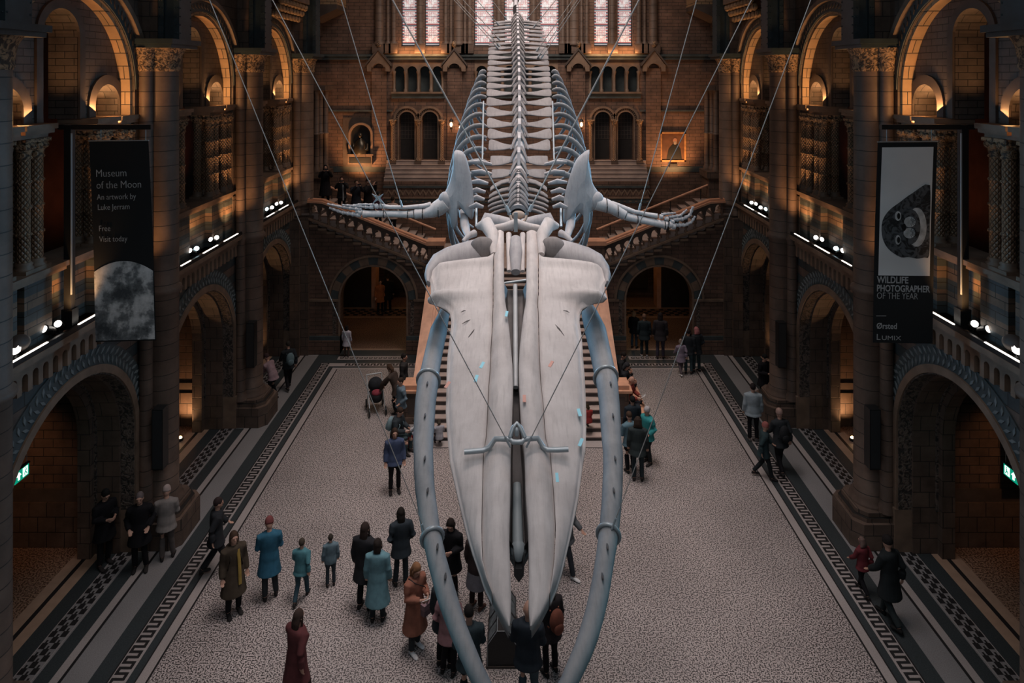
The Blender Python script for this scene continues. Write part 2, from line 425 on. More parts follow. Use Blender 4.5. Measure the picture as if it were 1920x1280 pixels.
    g.box(X(9.8), X(13.2), -1, 31.5, 5.9, 6.1, 1)
    struct(g.build('wall_%s_aisle' % nm, [M_wall, M_block, M_mouldd, M_red]))
side_wall(-1, 'left'); side_wall(1, 'right')
# ------------------------------------------------------------------ piers
def wpart(name, mb, mats, root):
    o = mb.build(name, mats, root); o.matrix_parent_inverse = Matrix.Translation(-Vector(root.location)); return o
ORD = ['nearest', 'second', 'third', 'farthest']
def pier(k, s):
    y = pier_y(k); nm = 'left' if s < 0 else 'right'; X = lambda v: s * v
    lab = ['tall clustered stone pier cut by the %s edge of the photo', 'tall clustered stone pier right beside the hanging banner on the %s',
           'second free-standing clustered pier beyond the %s banner, with a slim loudspeaker', 'farthest clustered pier on the %s, where the stair balustrade ends'][k] % nm
    r = thing('stone_pier', lab, 'pier', (X(8.8), y, 0))
    low = k < 3
    m = MB()
    z0 = .0 if low else 5.2
    m.box(X(8.82), X(10.15), y - .44, y + .44, z0, 12.0, 0)
    wpart('pier_core', m, [M_block], r)
    m = MB()
    z1 = 1.0 if low else 5.75
    m.lathe((X(8.66), y, 0), [(.46, z1 - .2), (.47, z1 - .12), (.40, z1 - .06), (.42, z1), (.36, z1 + .08), (.36, 5.86), (.42, 5.9), (.44, 5.96), (.42, 6.02), (.36, 6.06), (.36, 11.28)], 28, 0)
    wpart('round_shaft', m, [M_shaft], r)
    for q in (-1, 1):
        m = MB()
        m.lathe((X(8.84), y + q * .43, 0), [(.22, z1 - .2), (.2, z1 - .06), (.15, z1 + .06), (.15, 5.86), (.19, 5.92), (.2, 5.97), (.15, 6.04), (.15, 11.28)], 16, 0)
        wpart('slender_shaft', m, [M_shaft], r)
    m = MB()                                                        # zigzag strip on the flank
    zz = MB()
    for q in (-1, 1):
        yy = y + q * .445
        n = 60; z = 6.3; 
        for i in range(n):
            za = z + i * .082; xa, xb = (9.03, 9.13) if i % 2 == 0 else (9.13, 9.03)
            for dx in (0, .0):
                zz.add([(X(xa), yy + q * .012, za), (X(xb), yy + q * .012, za + .082), (X(xb), yy + q * .012, za + .125), (X(xa), yy + q * .012, za + .043),
                        (X(xa), yy, za), (X(xb), yy, za + .082), (X(xb), yy, za + .125), (X(xa), yy, za + .043)],
                       [(0, 1, 2, 3), (7, 6, 5, 4), (0, 4, 5, 1), (1, 5, 6, 2), (2, 6, 7, 3), (3, 7, 4, 0)])
    wpart('zigzag_strip', zz, [M_blue], r)
    if low:
        m = MB()
        oct_ = lambda a, b, c, ch, yy: [(X(a + ch), y - yy), (X(b), y - yy), (X(b), y + yy), (X(a + ch), y + yy), (X(a), y + yy - ch), (X(a), y - yy + ch)]
        m.prism(oct_(7.96, 9.9, 0, .22, .68), 'z', 0, .62); m.prism(oct_(8.06, 9.9, 0, .22, .60), 'z', .62, .72); m.prism(oct_(8.14, 9.8, 0, .2, .56), 'z', .72, .82)
        wpart('plinth', m, [M_block], r)
    else:
        m = MB(); m.box(X(8.2), X(9.0), y - .5, y + .5, 5.2, 5.55); m.box(X(8.14), X(9.0), y - .55, y + .55, 5.45, 5.55)
        wpart('plinth', m, [M_block], r)
    m = MB()
    m.lathe((X(8.66), y, 0), [(.37, 11.28), (.40, 11.34), (.38, 11.4), (.44, 11.7), (.52, 11.84)], 24)
    for q in (-1, 1): m.lathe((X(8.84), y + q * .43, 0), [(.16, 11.28), (.18, 11.34), (.17, 11.4), (.22, 11.7), (.27, 11.84)], 14)
    m.box(X(8.80), X(9.4), y - .47, y + .47, 11.36, 11.84)
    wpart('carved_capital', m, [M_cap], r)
    m = MB()
    m.box(X(8.12), X(9.3), y - .66, y + .66, 11.84, 11.93); m.box(X(8.06), X(9.3), y - .72, y + .72, 11.93, 12.05)
    wpart('abacus', m, [M_iron], r)
    m = MB(); m.box(X(8.62), X(9.3), y - .30, y + .36, 12.05, 17.5)
    wpart('upper_pilaster', m, [M_block], r)
    m = MB()                                                        # riveted iron roof column
    m.box(X(8.12), X(8.62), y - .22, y + .22, 12.05, 17.5)
    for xx in (8.16, 8.54): m.box(X(xx - .05), X(xx + .09), y - .30, y + .30, 12.05, 17.5)
    for i in range(26):
        for xx in (8.15, 8.21, 8.53, 8.59):
            m.ell((X(xx), y - .305, 12.2 + i * .2), (.02, .02, .02), 6, 4)
        for yy in (-.26, .26):
            m.ell((X(8.105), y + yy, 12.2 + i * .2), (.02, .02, .02), 6, 4)
    wpart('riveted_column', m, [M_iron], r)
    return r
for k in range(4):
    for s in (-1, 1): pier(k, s)
# ------------------------------------------------------------------ columns of the upper arcade
def column_proto():
    r = thing('arcade_column', '', 'column', (0, 0, 7.5))
    m = MB(); m.box(-.17, .17, -.17, .17, 0, .07); m.lathe((0, 0, 0), [(.165, .07), (.17, .10), (.13, .13), (.155, .17), (.12, .21)], 14)
    m.build('column_base', [M_mould], r)
    m = MB(); pr = [(.115, .21)]
    for z in (.72, 1.22, 1.70): pr += [(.115, z - .03), (.14, z - .015), (.14, z + .015), (.115, z + .03)]
    pr += [(.115, 2.14)]
    m.lathe((0, 0, 0), pr, 16); m.build('diaper_shaft', [M_dia], r)
    m = MB(); m.lathe((0, 0, 0), [(.125, 2.12), (.145, 2.15), (.12, 2.19), (.14, 2.26), (.19, 2.40), (.165, 2.43)], 14)
    for i in range(8):
        a = i * pi / 4; m.ell((.165 * cos(a), .165 * sin(a), 2.36), (.045, .045, .06), 6, 5)
    m.box(-.17, .17, -.17, .17, 2.43, 2.5)
    m.build('leaf_capital', [M_cap], r)
    return r
proto = column_proto(); first = True
for s in (-1, 1):
    for b in (0, 1, 2):
        yc = bay_y(b)
        side = 'left' if s < 0 else 'right'
        lab = 'lozenge-carved stone column in the %s upper arcade on the %s' % (['nearest', 'middle', 'farthest'][b], side)
        grp = 'columns of the %s upper arcade on the %s' % (['nearest', 'middle', 'farthest'][b], side)
        for q in (-1, 1):
            for X_, o_ in ((9.18, .88), (9.18, 1.22), (9.54, .88), (9.54, 1.22), (9.18, 1.80), (9.18, 2.14), (9.54, 1.98)):
                loc = (s * X_, yc + q * o_, 7.5)
                row = sorted([-2.14, -1.80, -1.22, -.88, .88, 1.22, 1.80, 2.14] if X_ < 9.3 else [-1.98, -1.22, -.88, .88, 1.22, 1.98])
                lab = 'carved column, %s from near end, %s row, %s upper arcade on the %s' % (
                    ['first', 'second', 'third', 'fourth', 'fifth', 'sixth', 'seventh', 'eighth'][row.index(q * o_)], 'front' if X_ < 9.3 else 'back', ['nearest', 'middle', 'farthest'][b], side)
                if first: proto.location = loc; proto['label'] = lab; proto['group'] = grp; first = False
                else: dup(proto, loc, 0, None, lab, grp)
# ------------------------------------------------------------------ ledge equipment: light strips, spotlights, floodlights
sp_proto = None
def spotlight(name_lab, loc, rz, tilt, lens, grp=None):
    r = thing('spotlight', name_lab, 'spotlight', loc, rz, grp)
    m = MB(); m.box(-.06, .06, -.06, .06, 0, .02); m.tube([(0, 0, .02), (0, 0, .07)], .012, 6)
    m.tube([(-.08, 0, .16), (-.08, 0, .07), (.08, 0, .07), (.08, 0, .16)], .009, 6); m.build('yoke', [M_black], r)
    R = Matrix.Rotation(tilt, 3, 'X'); c = Vector((0, 0, .16))
    m = MB(); m.lathe((0, 0, 0), [(.03, .12), (.06, .10), (.072, .02), (.075, -.10), (.085, -.11), (.085, -.14), (.07, -.14)], 16, ax='y')
    m.v = [tuple(R @ Vector(v) + c) for v in m.v]; m.build('housing', [M_black], r)
    m = MB(); m.lathe((0, 0, 0), [(.068, -.135), (.06, -.148), (.02, -.152)], 16, ax='y')
    m.v = [tuple(R @ Vector(v) + c) for v in m.v]; m.build('lens', [lens], r)
    return r
def ledge(s, side):
    specs = {0: [(13.05, 0), (13.32, 0)], 1: [(18.83, 0), (19.05, 1), (20.1, 0), (20.32, 0)], 2: [(24.6, 1), (24.9, 0), (25.6, 0), (25.85, 0)]}
    strips = {0: [(11.75, 12.65), (13.55, 14.35)], 1: [(17.7, 18.2), (18.95, 19.85), (20.3, 21.3)], 2: [(23.8, 24.5), (25.0, 26.0)]}
    bn = ['nearest', 'middle', 'farthest']
    for b in (0, 1, 2):
        yc = bay_y(b)
        t = MB(); t.box(s * 8.74, s * 8.80, yc - 2.3, yc + 2.3, 6.1, 6.2); t.box(s * 8.80, s * 8.93, yc - 2.3, yc + 2.3, 6.1, 6.12)
        r = thing('light_trough', 'black metal light trough along the %s gallery ledge on the %s' % (bn[b], side), 'light', (s * 8.8, yc, 6.1))
        wpart('trough', t, [M_black], r)
        for a, e in strips[b]:
            t = MB(); t.box(s * 8.735, s * 8.775, a, e, 6.2, 6.216); wpart('light_strip', t, [M_strip], r)
        nsp = len(specs[b])
        for i, (y, kind) in enumerate(specs[b]):
            pos = ['nearest', 'second', 'third', 'farthest'][i] if nsp > 2 else ['nearer', 'farther'][i]
            spotlight('%s small black spotlight on the %s ledge bay at %s%s' % (pos, bn[b], side, ', with bluish lens' if kind else ''),
                      (s * 8.99, y, 6.12), (radians(25) if i % 2 else radians(-12)) * -s, radians(-28), M_lampb if kind else M_lamp)
        point('ledge_glow', (s * 8.6, yc, 6.35), .6, (1, .85, .7), .3)
    r = thing('floodlight', 'large rounded floodlight glowing on the ledge at the far %s' % side, 'floodlight', (s * 8.97, 12.15, 6.12), 0)
    m = MB(); m.lathe((0, 0, 0), [(.05, 0), (.05, .03), (.02, .04), (.02, .1)], 10); m.build('base', [M_black], r)
    m = MB(); m.ell((0, .05, .24), (.17, .22, .15), 18, 10); m.build('hood', [M_mouldd], r)
    m = MB(); R = Matrix.Rotation(radians(-62), 3, 'X') @ Matrix.Rotation(0, 3, 'Z')
    m.lathe((0, 0, 0), [(.115, -.05), (.11, .02), (.08, .05), (.02, .06)], 20)
    Rr = Matrix.Rotation(-s * radians(25), 3, 'Z') @ Matrix.Rotation(radians(72), 3, 'X')
    m.v = [tuple(Rr @ Vector(v) + Vector((-s * .03, -.10, .22))) for v in m.v]; m.build('lens', [M_lamp], r)
ledge(-1, 'left'); ledge(1, 'right')
# lamps hidden behind the cornices: warm light in niches, soffits and on the columns
for s in (-1, 1):
    for b in (0, 1, 2):
        yc = bay_y(b)
        for q in (-1, 1): area('niche_lamp', (s * 9.66, yc + q * 1.55, 10.30), (s * 9.68, yc + q * 1.55, 11.3), .2, .3, 8, (1, .50, .20), radians(100))
        area('soffit_lamp', (s * 9.15, yc + 1.2, 10.32), (s * 9.10, yc + 2.2, 12.0), .2, .8, 40, (1, .50, .19))
        area('soffit_lamp', (s * 9.15, yc - 1.2, 10.32), (s * 9.10, yc - 2.2, 12.0), .2, .8, 14, (1, .50, .19))
        area('tall_light_lamp', (s * 9.62, yc, 10.32), (s * 9.62, yc, 12.6), .4, .25, 7, (1, .50, .20), radians(100))
        spot('ledge_uplight', (s * 8.62, yc + 1.35, 6.45), (s * 9.1, yc + 2.3, 8.4), 170, (1, .50, .20), 95, .8, .08)
        spot('ledge_uplight', (s * 8.72, yc - .5, 6.5), (s * 9.4, yc + .9, 8.6), 80, (1, .50, .20), 110, .9, .08)
        spot('gallery_back_lamp', (s * 10.8, yc + 1.2, 7.2), (s * 13.0, yc + .6, 8.6), 26, (1, .30, .12), 110, .9, .1)
        if b: spot('alcove_uplight', (s * 10.45, pier_y(b + 1) - 1.05, .14), (s * 10.6, pier_y(b + 1) - .4, 2.2), 95, (1, .50, .22), 120, .9, .06)
        else: spot('alcove_lamp', (s * 11.9, 13.8, 3.9), (s * 12.1, 16.15, 1.6), 70, (1, .48, .22), 80, .9, .1)
for s, side in ((-1, 'left'), (1, 'right')):
    for b in (1,):
        r = thing('ground_uplight', 'small round uplight glowing on the floor of the middle %s alcove' % side, 'lamp', (s * 10.3, pier_y(b + 1) - 1.4, 0))
        m = MB(); m.lathe((0, 0, 0), [(.09, 0), (.10, .05), (.08, .08)], 14); m.build('lamp_body', [M_black], r)
        m = MB(); m.ell((0, 0, .09), (.06, .06, .04), 12, 6); m.build('lamp_bulb', [M_warmlamp], r)
# ================================================================== floor
m = MB(); A = 6.84; YF = 25.75
def q_(x0, x1, y0, y1, mi, z=0): m.add([(x0, y0, z), (x1, y0, z), (x1, y1, z), (x0, y1, z)], [(0, 1, 2, 3)], mi)
q_(-A, A, 0, YF, 0)
rings = [(6.84, 7.03, 1), (7.03, 7.20, 2), (7.20, 7.56, 1), (7.56, 7.90, 2)]
for a, b_, mi in rings:
    oy = lambda v: YF + (v - A) * .78
    for s in (-1, 1): q_(*sorted((s * a, s * b_)), 0, oy(b_), mi)
    q_(-a, a, oy(a), oy(b_), mi)
for a, b_, mi in [(7.9, 8.4, 3), (8.4, 8.46, 4), (8.46, 8.62, 1), (8.62, 8.92, 2), (8.92, 9.36, 5), (9.36, 9.7, 2), (9.7, 9.95, 6), (9.95, 10.05, 4), (10.05, 10.3, 6), (10.3, 13.2, 7)]:
    for s in (-1, 1): q_(*sorted((s * a, s * b_)), 0, 27.3, mi)
for s in (-1, 1): q_(*sorted((0, s * 7.9)), YF + (7.9 - A) * .78, 27.4, 2)
q_(-9, 9, 27.4, 36, 7)
# thin black lines, key pattern, checkers
Z = .004
for s in (-1, 1):
    q_(*sorted((s * 6.80, s * 6.84)), 0, YF, 4, Z); q_(*sorted((s * 7.02, s * 7.05)), 0, YF + .15, 4, Z); q_(*sorted((s * 7.53, s * 7.56)), 0, YF + .5, 4, Z)
    p_ = .24; y = 7.6
    while y < 26.2:                                                # meander: rungs and joined bars
        q_(*sorted((s * 7.25, s * 7.51)), y, y + .06, 4, Z)
        q_(*sorted((s * 7.25, s * 7.51)), y + .12, y + .18, 4, Z)
        k = int(round((y - 7.6) / p_)) % 2
        q_(*sorted((s * 7.45, s * 7.51)), y + .06, y + .12, 4, Z)
        q_(*sorted((s * 7.25, s * 7.31)), y + .18, y + .24, 4, Z)
        y += p_
    for b in BAYS:                                                 # checker carpet between the plinths
        yc = bay_y(b); c = .142; j = 0; yy = yc - 2.05
        q_(*sorted((s * 8.95, s * 8.97)), yc - 2.1, yc + 2.1, 1, Z); q_(*sorted((s * 9.33, s * 9.35)), yc - 2.1, yc + 2.1, 1, Z)
        while yy < yc + 2.0:
            for i in range(3):
                x0 = 8.985 + i * .117
                if (i + j) % 2 == 0:
                    q_(*sorted((s * x0, s * (x0 + .117))), yy, yy + c, 4, Z); q_(*sorted((s * (x0 + .04), s * (x0 + .08))), yy + c, yy + c * 1.5, 4, Z)
            yy += c; j += 1
        q_(*sorted((s * 8.62, s * 9.9)), yc + 2.06, yc + 2.12, 1, Z)
for i in range(54):                                                # key along the far end
    x = -6.6 + i * .245
    if abs(x) > 3.4:
        q_(x, x + .06, YF + .32, YF + .52, 4, Z); q_(x + .12, x + .18, YF + .32, YF + .52, 4, Z); q_(x + .06, x + .12, YF + .46, YF + .52, 4, Z); q_(x + .18, x + .24, YF + .32, YF + .38, 4, Z)
for s in (-1, 1):                                                  # guilloche thresholds in the two far arches, border beyond
    q_(*sorted((s * 4.45, s * 7.05)), 26.62, 26.95, 1, Z)
    for i in range(13):
        cx = s * 5.75 + (i - 6) * .19
        for rr in ((.085, 4), (.04, 1)):
            m.add([(cx + rr[0] * cos(2 * pi * j / 10), 26.785 + rr[0] * sin(2 * pi * j / 10), Z * (2 if rr[1] == 4 else 3)) for j in range(10)], [list(range(10))], rr[1])
    q_(*sorted((s * 4.4, s * 7.1)), 27.3, 27.55, 2, Z); q_(*sorted((s * 4.4, s * 7.1)), 27.55, 27.7, 6, Z)
    q_(*sorted((s * 3.4, s * 8.5)), 31.2, 31.4, 6, Z); q_(*sorted((s * 3.4, s * 8.5)), 32.4, 32.6, 6, Z)
    for i in range(22):
        for j in range(4):
            if (i + j) % 2: q_(*sorted((s * (4 + i * .2), s * (4.2 + i * .2))), 31.5 + j * .22, 31.72 + j * .22, 4, Z)
struct(m.build('floor', [M_mos, M_fl_l, M_fl_d, M_fl_g, M_fl_k, M_fl_g, M_fl_w, M_mosbr]))
# ================================================================== far arch wall under the flights
YW = 27.2
def rail_z(x): return 4.42 + .40 * (x - 3.5)
m = MB()
for s in (-1, 1):
    pl = [(3.3, 0), (5.74 - 1.33, 0)] + arc(5.74, 2.17, 1.33, pi, 0, 24) + [(5.74 + 1.33, 0), (9.0, 0), (9.0, 5.5), (8.3, 5.5), (8.3, rail_z(8.3) - 1.0)]
    zt = [];
    n = 14
    for i in range(n):                                             # stepped top following the stairs
        x1 = 8.3 - i * (4.9 / n); x0 = 8.3 - (i + 1) * (4.9 / n); z = rail_z(x0) - 1.0
        zt += [(x1, z), (x0, z)]
    pl = pl[:-1] + zt + [(3.3, zt[-1][1])]
    m.prism([(s * a, b_) for a, b_ in pl], 'y', YW, YW + .5, 0)
    m.prism([(s * a, b_) for a, b_ in ringpoly(5.74, 2.17, 1.33, 1.40, 0)], 'y', YW - .04, YW + .02, 1)
    m.prism([(s * a, b_) for a, b_ in ringpoly(5.74, 2.17, 1.72, 1.80, 2.17)], 'y', YW - .07, YW + .02, 1)
    nv = 13                                                        # alternating voussoirs
    for i in range(nv):
        a0, a1 = pi * i / nv, pi * (i + 1) / nv
        pl = arc(s * 5.74, 2.17, 1.70, a0, a1, 4) + arc(s * 5.74, 2.17, 1.42, a1, a0, 4)
        m.prism(pl, 'y', YW - .025, YW + .02, 2 if i % 2 == 0 else 3)
    for xx in (5.74 - 1.56, 5.74 + 1.56):                           # carved strips beside the jambs, plinth
        m.box(s * (xx - .07), s * (xx + .07), YW - .02, YW + .01, .75, 2.1, 4)
    for a, b_ in ((3.3, 4.41), (7.07, 9.0)):
        m.box(s * a, s * b_, YW - .10, YW + .55, 0, .55, 0); m.box(s * a, s * b_, YW - .06, YW + .5, .55, .72, 5)
        m.box(s * a, s * (b_ if b_ > 5 else b_ - .3), YW - .05, YW, 2.1, 2.2, 1)
    m.box(s * 8.3, s * 9.0, YW - .18, YW + .3, 0, 5.5, 6); m.box(s * 8.62, s * 9.0, YW - .32, YW, 0, 5.5, 6)
    for i in range(n):                                             # little step corbels
        x0 = 8.3 - (i + 1) * (4.9 / n); z = rail_z(x0) - 1.0
        m.box(s * x0, s * (x0 + .33), YW - .12, YW + .1, z - .09, z, 1)
struct(m.build('trim_7', [M_far, M_mould, M_blue, M_mould, M_carve, M_blue, M_block]))
# rooms seen through the far arches
m = MB()
m.box(-9, 9, 34.4, 34.7, 0, 3.4, 0); m.box(-9.2, -8.6, 27.6, 34.5, 0, 3.4, 0); m.box(8.6, 9.2, 27.6, 34.5, 0, 3.4, 0)
m.box(-3.6, -3.3, 27.7, 34.4, 0, 3.4, 0); m.box(3.3, 3.6, 27.7, 34.4, 0, 3.4, 0)
m.box(-9, 9, 31.6, 34.7, 3.4, 3.6, 2)
for s in (-1, 1):
    m.box(s * 6.9, s * 8.6, 32.6, 33.2, 0, 3.4, 2); m.box(s * 6.75, s * 6.95, 32.5, 33.3, 0, 3.4, 3)
    m.box(s * 3.6, s * 4.6, 32.8, 33.2, 0, 3.4, 0); m.box(s * 4.7, s * 6.6, 33.9, 34.0, .5, 2.9, 2)
struct(m.build('wall_far_passage', [M_far, M_mould, M_dark, M_terra]))
for s in (-1, 1):
    point('passage_lamp', (s * 6.0, 30.0, 2.9), 14, (1, .58, .30), .15); point('passage_lamp', (s * 5.2, 33.2, 2.8), 9, (1, .55, .25), .15)
    r = thing('direction_sign', 'dark hanging direction sign with pale lettering in the %s passage arch' % ('left' if s < 0 else 'right'), 'sign', (s * 5.3, 31.9, 2.55))
    q = MB(); q.box(-.75, .75, -.03, .03, 0, .28); q.build('sign_panel', [M_black], r)
    q = MB()
    for i, x in enumerate((-.62, -.45, -.30, .25, .42, .58)):
        q.box(x, x + .1, -.036, -.03, .08, .20)
        if i % 2: q.box(x - .05, x, -.036, -.03, .12, .16)
    q.build('sign_marks', [M_fl_l], r)
    q = MB()
    for x in (-.6, .6): q.tube([(x, 0, .28), (x, 0, .85)], .008, 6)
    q.build('sign_rods', [M_black], r)
# ================================================================== staircase
st = thing('main_staircase', 'wide stone main staircase rising behind the whale skull to the far landing', 'staircase', (0, 20.7, 0))
N_ = 24; RI, TR = .15, .26; YB = 20.7
pl = [(YB, 0)]
for i in range(N_): pl += [(YB + i * TR, (i + 1) * RI - .03), (YB + i * TR - .03, (i + 1) * RI - .03), (YB + i * TR - .03, (i + 1) * RI), (YB + (i + 1) * TR, (i + 1) * RI)]
pl[0] = (YB, 0); pl = pl + [(31.5, 3.6), (31.5, 3.3), (27.6, 3.3), (27.2, 0)]
m = MB(); m.prism(pl, 'x', -2.88, 2.88, 0)
# second material on the risers
for k, f in enumerate(m.f):
    zs = [m.v[i] for i in f]
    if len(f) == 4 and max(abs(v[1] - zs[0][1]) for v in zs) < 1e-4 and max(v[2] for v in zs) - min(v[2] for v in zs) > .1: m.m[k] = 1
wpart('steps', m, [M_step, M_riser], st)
m = MB(); m.box(-3.1, 3.1, YB - .38, YB - .02, 0, .03); wpart('floor_kerb', m, [M_fl_l], st)
for s in (-1, 1):
    m = MB()                                                       # ramped parapet
    pp = [(22.3, 0), (27.2, 0), (27.2, 3.95), (22.5, 1.02), (22.3, 1.02)]
    m.prism(pp, 'x', s * 2.9, s * 3.30, 0); wpart('parapet', m, [M_far], st)
    m = MB()
    cp = [(22.35, 1.0), (27.2, 4.0), (27.2, 4.16), (22.35, 1.14)]
    m.prism(cp, 'x', s * 2.84, s * 3.40, 0)
    cp2 = [(22.35, 1.14), (27.2, 4.16), (27.2, 4.24), (22.35, 1.22)]
    m.prism(cp2, 'x', s * 2.93, s * 3.31, 0); m.prism([(a, b_ + .08) for a, b_ in cp2[:2]] + [(27.2, 4.30), (22.35, 1.28)], 'x', s * 3.02, s * 3.22, 0)
    wpart('parapet_coping', m, [M_terra], st)
    m = MB()                                                       # bottom pedestal
    m.box(s * 2.95, s * 3.62, 21.75, 22.35, 0, 1.0); m.box(s * 2.90, s * 3.67, 21.70, 22.40, 0, .2)
    wpart('pedestal', m, [M_block], st)
    m = MB(); m.box(s * 3.08, s * 3.49, 21.742, 21.752, .3, .86); m.box(s * 3.62, s * 3.628, 21.85, 22.25, .3, .86); wpart('pedestal_panel', m, [M_mouldd], st)
    m = MB(); m.box(s * 2.86, s * 3.72, 21.66, 22.44, 1.0, 1.08); m.box(s * 2.95, s * 3.63, 21.75, 22.35, 1.08, 1.22)
    wpart('pedestal_cap', m, [M_terra], st)
    m = MB(); m.box(s * 2.9, s * 3.5, 26.8, 27.3, 3.0, 4.45); wpart('newel_post', m, [M_block], st)
    m = MB(); m.box(s * 2.84, s * 3.56, 26.74, 27.36, 4.45, 4.62); wpart('newel_cap', m, [M_terra], st)
    # flight to the side gallery
    fl = thing('side_flight', 'stone side flight climbing to the %s gallery above an arch' % ('left' if s < 0 else 'right'), 'staircase', (s * 5.9, 28, 3.6))
    pl = [(3.35, 3.3), (3.35, 3.6)]; n = 14; w = 4.9 / n
    for i in range(n):
        x = 3.4 + i * w; z = 3.6 + (i + 1) * .145
        pl += [(x, z - .145 if i else 3.6), (x, z)]
    pl += [(9.0, z), (9.0, z - .3), (8.3, z - .35), (3.7, 3.3)]
    m = MB(); m.prism([(s * a, b_) for a, b_ in pl], 'y', YW + .02, 30.58, 0)
    for k, f in enumerate(m.f):
        vv = [m.v[i] for i in f]
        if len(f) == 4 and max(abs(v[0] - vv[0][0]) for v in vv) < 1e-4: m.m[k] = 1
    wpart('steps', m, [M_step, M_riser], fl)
    # balustrade: bottom rail, balusters, arched head band, coping
    zt = rail_z
    m = MB(); m.prism([(s * 3.5, zt(3.5) - .95), (s * 8.3, zt(8.3) - .95), (s * 8.3, zt(8.3) - .86), (s * 3.5, zt(3.5) - .86)], 'y', YW - .14, YW + .22)
    wpart('bottom_rail', m, [M_mould], fl)
    m = MB(); nb = 13; p = 4.75 / nb; band = []
    x0 = 3.52
    for i in range(nb):
        cx = x0 + p * (i + .5)
        band += [(x0 + p * i, zt(x0 + p * i) - .55), (cx - .12, zt(cx - .12) - .42)] + [(cx + .12 * cos(a), zt(cx) - .36 + .12 * sin(a) + .40 * .12 * cos(a)) for a in [pi - pi * j / 8 for j in range(9)]] + [(cx + .12, zt(cx + .12) - .42)]
    band += [(x0 + p * nb, zt(x0 + p * nb) - .55), (x0 + p * nb, zt(x0 + p * nb) - .06), (x0, zt(x0) - .06)]
    m.prism([(s * a, b_) for a, b_ in band], 'y', YW - .09, YW + .15); wpart('arched_rail', m, [M_mouldd], fl)
    m = MB()
    cop = lambda lo, hi: [(s * 3.45, zt(3.5) + lo), (s * 7.75, zt(7.8) + lo), (s * 8.35, zt(7.8) + lo + .03), (s * 8.35, zt(7.8) + hi + .03), (s * 7.75, zt(7.8) + hi), (s * 3.45, zt(3.5) + hi)]
    m.prism(cop(-.08, .0), 'y', YW - .20, YW + .20); m.prism(cop(.0, .07), 'y', YW - .12, YW + .12)
    wpart('coping', m, [M_terra], fl)
    for i in range(nb + 1):
        cx = x0 + p * i; zb = zt(cx) - .86
        m = MB(); m.lathe((0, 0, 0), [(.075, 0), (.075, .06), (.04, .09), (.065, .2), (.04, .26), (.07, .30), (.06, .33)], 10)
        b = m.build('baluster', [M_mould], fl); b.location = Vector((s * cx, YW + .03, zb)) - fl.location
    # thin rear handrail on iron posts
    m = MB(); m.tube([(s * 3.6, 30.3, zt(3.6) - .18), (s * 8.9, 30.3, zt(8.9) - .18)], .05, 8); wpart('rear_handrail', m, [M_terra], fl)
    for i in range(4):
        m = MB(); x = 4.2 + i * 1.35; m.tube([(s * x, 30.3, 3.6 + (x - 3.4) * .41), (s * x, 30.3, zt(x) - .18)], .022, 6); wpart('rail_post', m, [M_black], fl)
m = MB(); m.box(-9, 9, 30.6, 31.5, 3.3, 3.6); m.box(-3.35, 3.35, 27.3, 30.6, 3.3, 3.58); struct(m.build('floor_landing', [M_step]))
# ================================================================== far wall with windows
YR = 31.5; SC = F / YR
fx = lambda px: (px - VX) / SC
fz = lambda py: H - (py - VY) / SC
m = MB()
XE = 10.2
def strip(z0, z1, holes, mi=0, y0=YR, y1=YR + .6):
    """horizontal course of wall with rectangular holes"""
    x = -XE
    for a, b_ in sorted(holes): m.box(x, a, y0, y1, z0, z1, mi); x = b_
    m.box(x, XE, y0, y1, z0, z1, mi)
DC = [(fx(763), .36), (fx(806), .36)]; DC += [(-c, r) for c, r in DC]
WIN = [(752, 781), (796, 824), (889, 926), (945, 994), (1012, 1049), (1114, 1142), (1158, 1186)]
WX = [(fx(a), fx(b_)) for a, b_ in WIN]
strip(3.3, fz(300), [])
# door zone: arched openings cut from panels
zs = 9.12
def sgn(v): return -1 if v < 0 else 1
segs = [(-XE, -6.0), (-3.2, 3.2), (6.0, XE)]
for a, b_ in segs: m.box(a, b_, YR, YR + .6, fz(300), 9.75, 0)
for s in (-1, 1):
    cs = sorted([c for c, r in DC if c * s > 0])
    a, b_ = sorted((s * 3.2, s * 6.0))
    m.prism(opening(a, b_, fz(300), 9.75, [(cs[0], .36, zs), (cs[1], .36, zs)]), 'y', YR, YR + .6, 0)
    for c in cs:
        m.prism([(x, z) for x, z in ringpoly(c, zs, .36, .43, fz(300))], 'y', YR - .05, YR + .02, 1)
        m.prism([(x, z) for x, z in ringpoly(c, zs, .52, .62, zs)], 'y', YR - .09, YR + .02, 1)
        for i in range(16):
            a1 = pi * (i + .5) / 16; m.ell((c + .475 * cos(a1), YR - .02, zs + .475 * sin(a1)), (.03, .04, .03), 6, 4, 1)
strip(9.75, fz(172), [])
# mini arcade
z0, z1 = fz(172), fz(125)
AR = []
for a, b_ in ((fx(737), fx(832)), (fx(890), fx(1046)), (fx(1104), fx(1199))):
    n = 4 if b_ - a < 3 else 6
    w_ = (b_ - a) / n; AR.append((a, b_, n, w_))
x = -XE
for a, b_, n, w_ in AR:
    m.box(x, a, YR, YR + .6, z0, z1 + .35, 0); x = b_
    m.prism(opening(a, b_, z0, z1 + .35, [(a + w_ * (i + .5), w_ * .38, z1 - .2) for i in range(n)]), 'y', YR, YR + .35, 1)
    for i in range(n + 1):
        cx = min(max(a + w_ * i, a + .06), b_ - .06)
        m.lathe((cx, YR - .05, z0), [(.09, 0), (.09, .1), (.05, .14), (.05, .78), (.09, .9), (.09, .96)], 10, 1)
    m.box(a - .05, b_ + .05, YR - .22, YR + .35, z0 - .08, z0, 1); m.box(a - .05, b_ + .05, YR - .12, YR, z0 - .3, z0 - .08, 2)
m.box(x, XE, YR, YR + .6, z0, z1 + .35, 0)
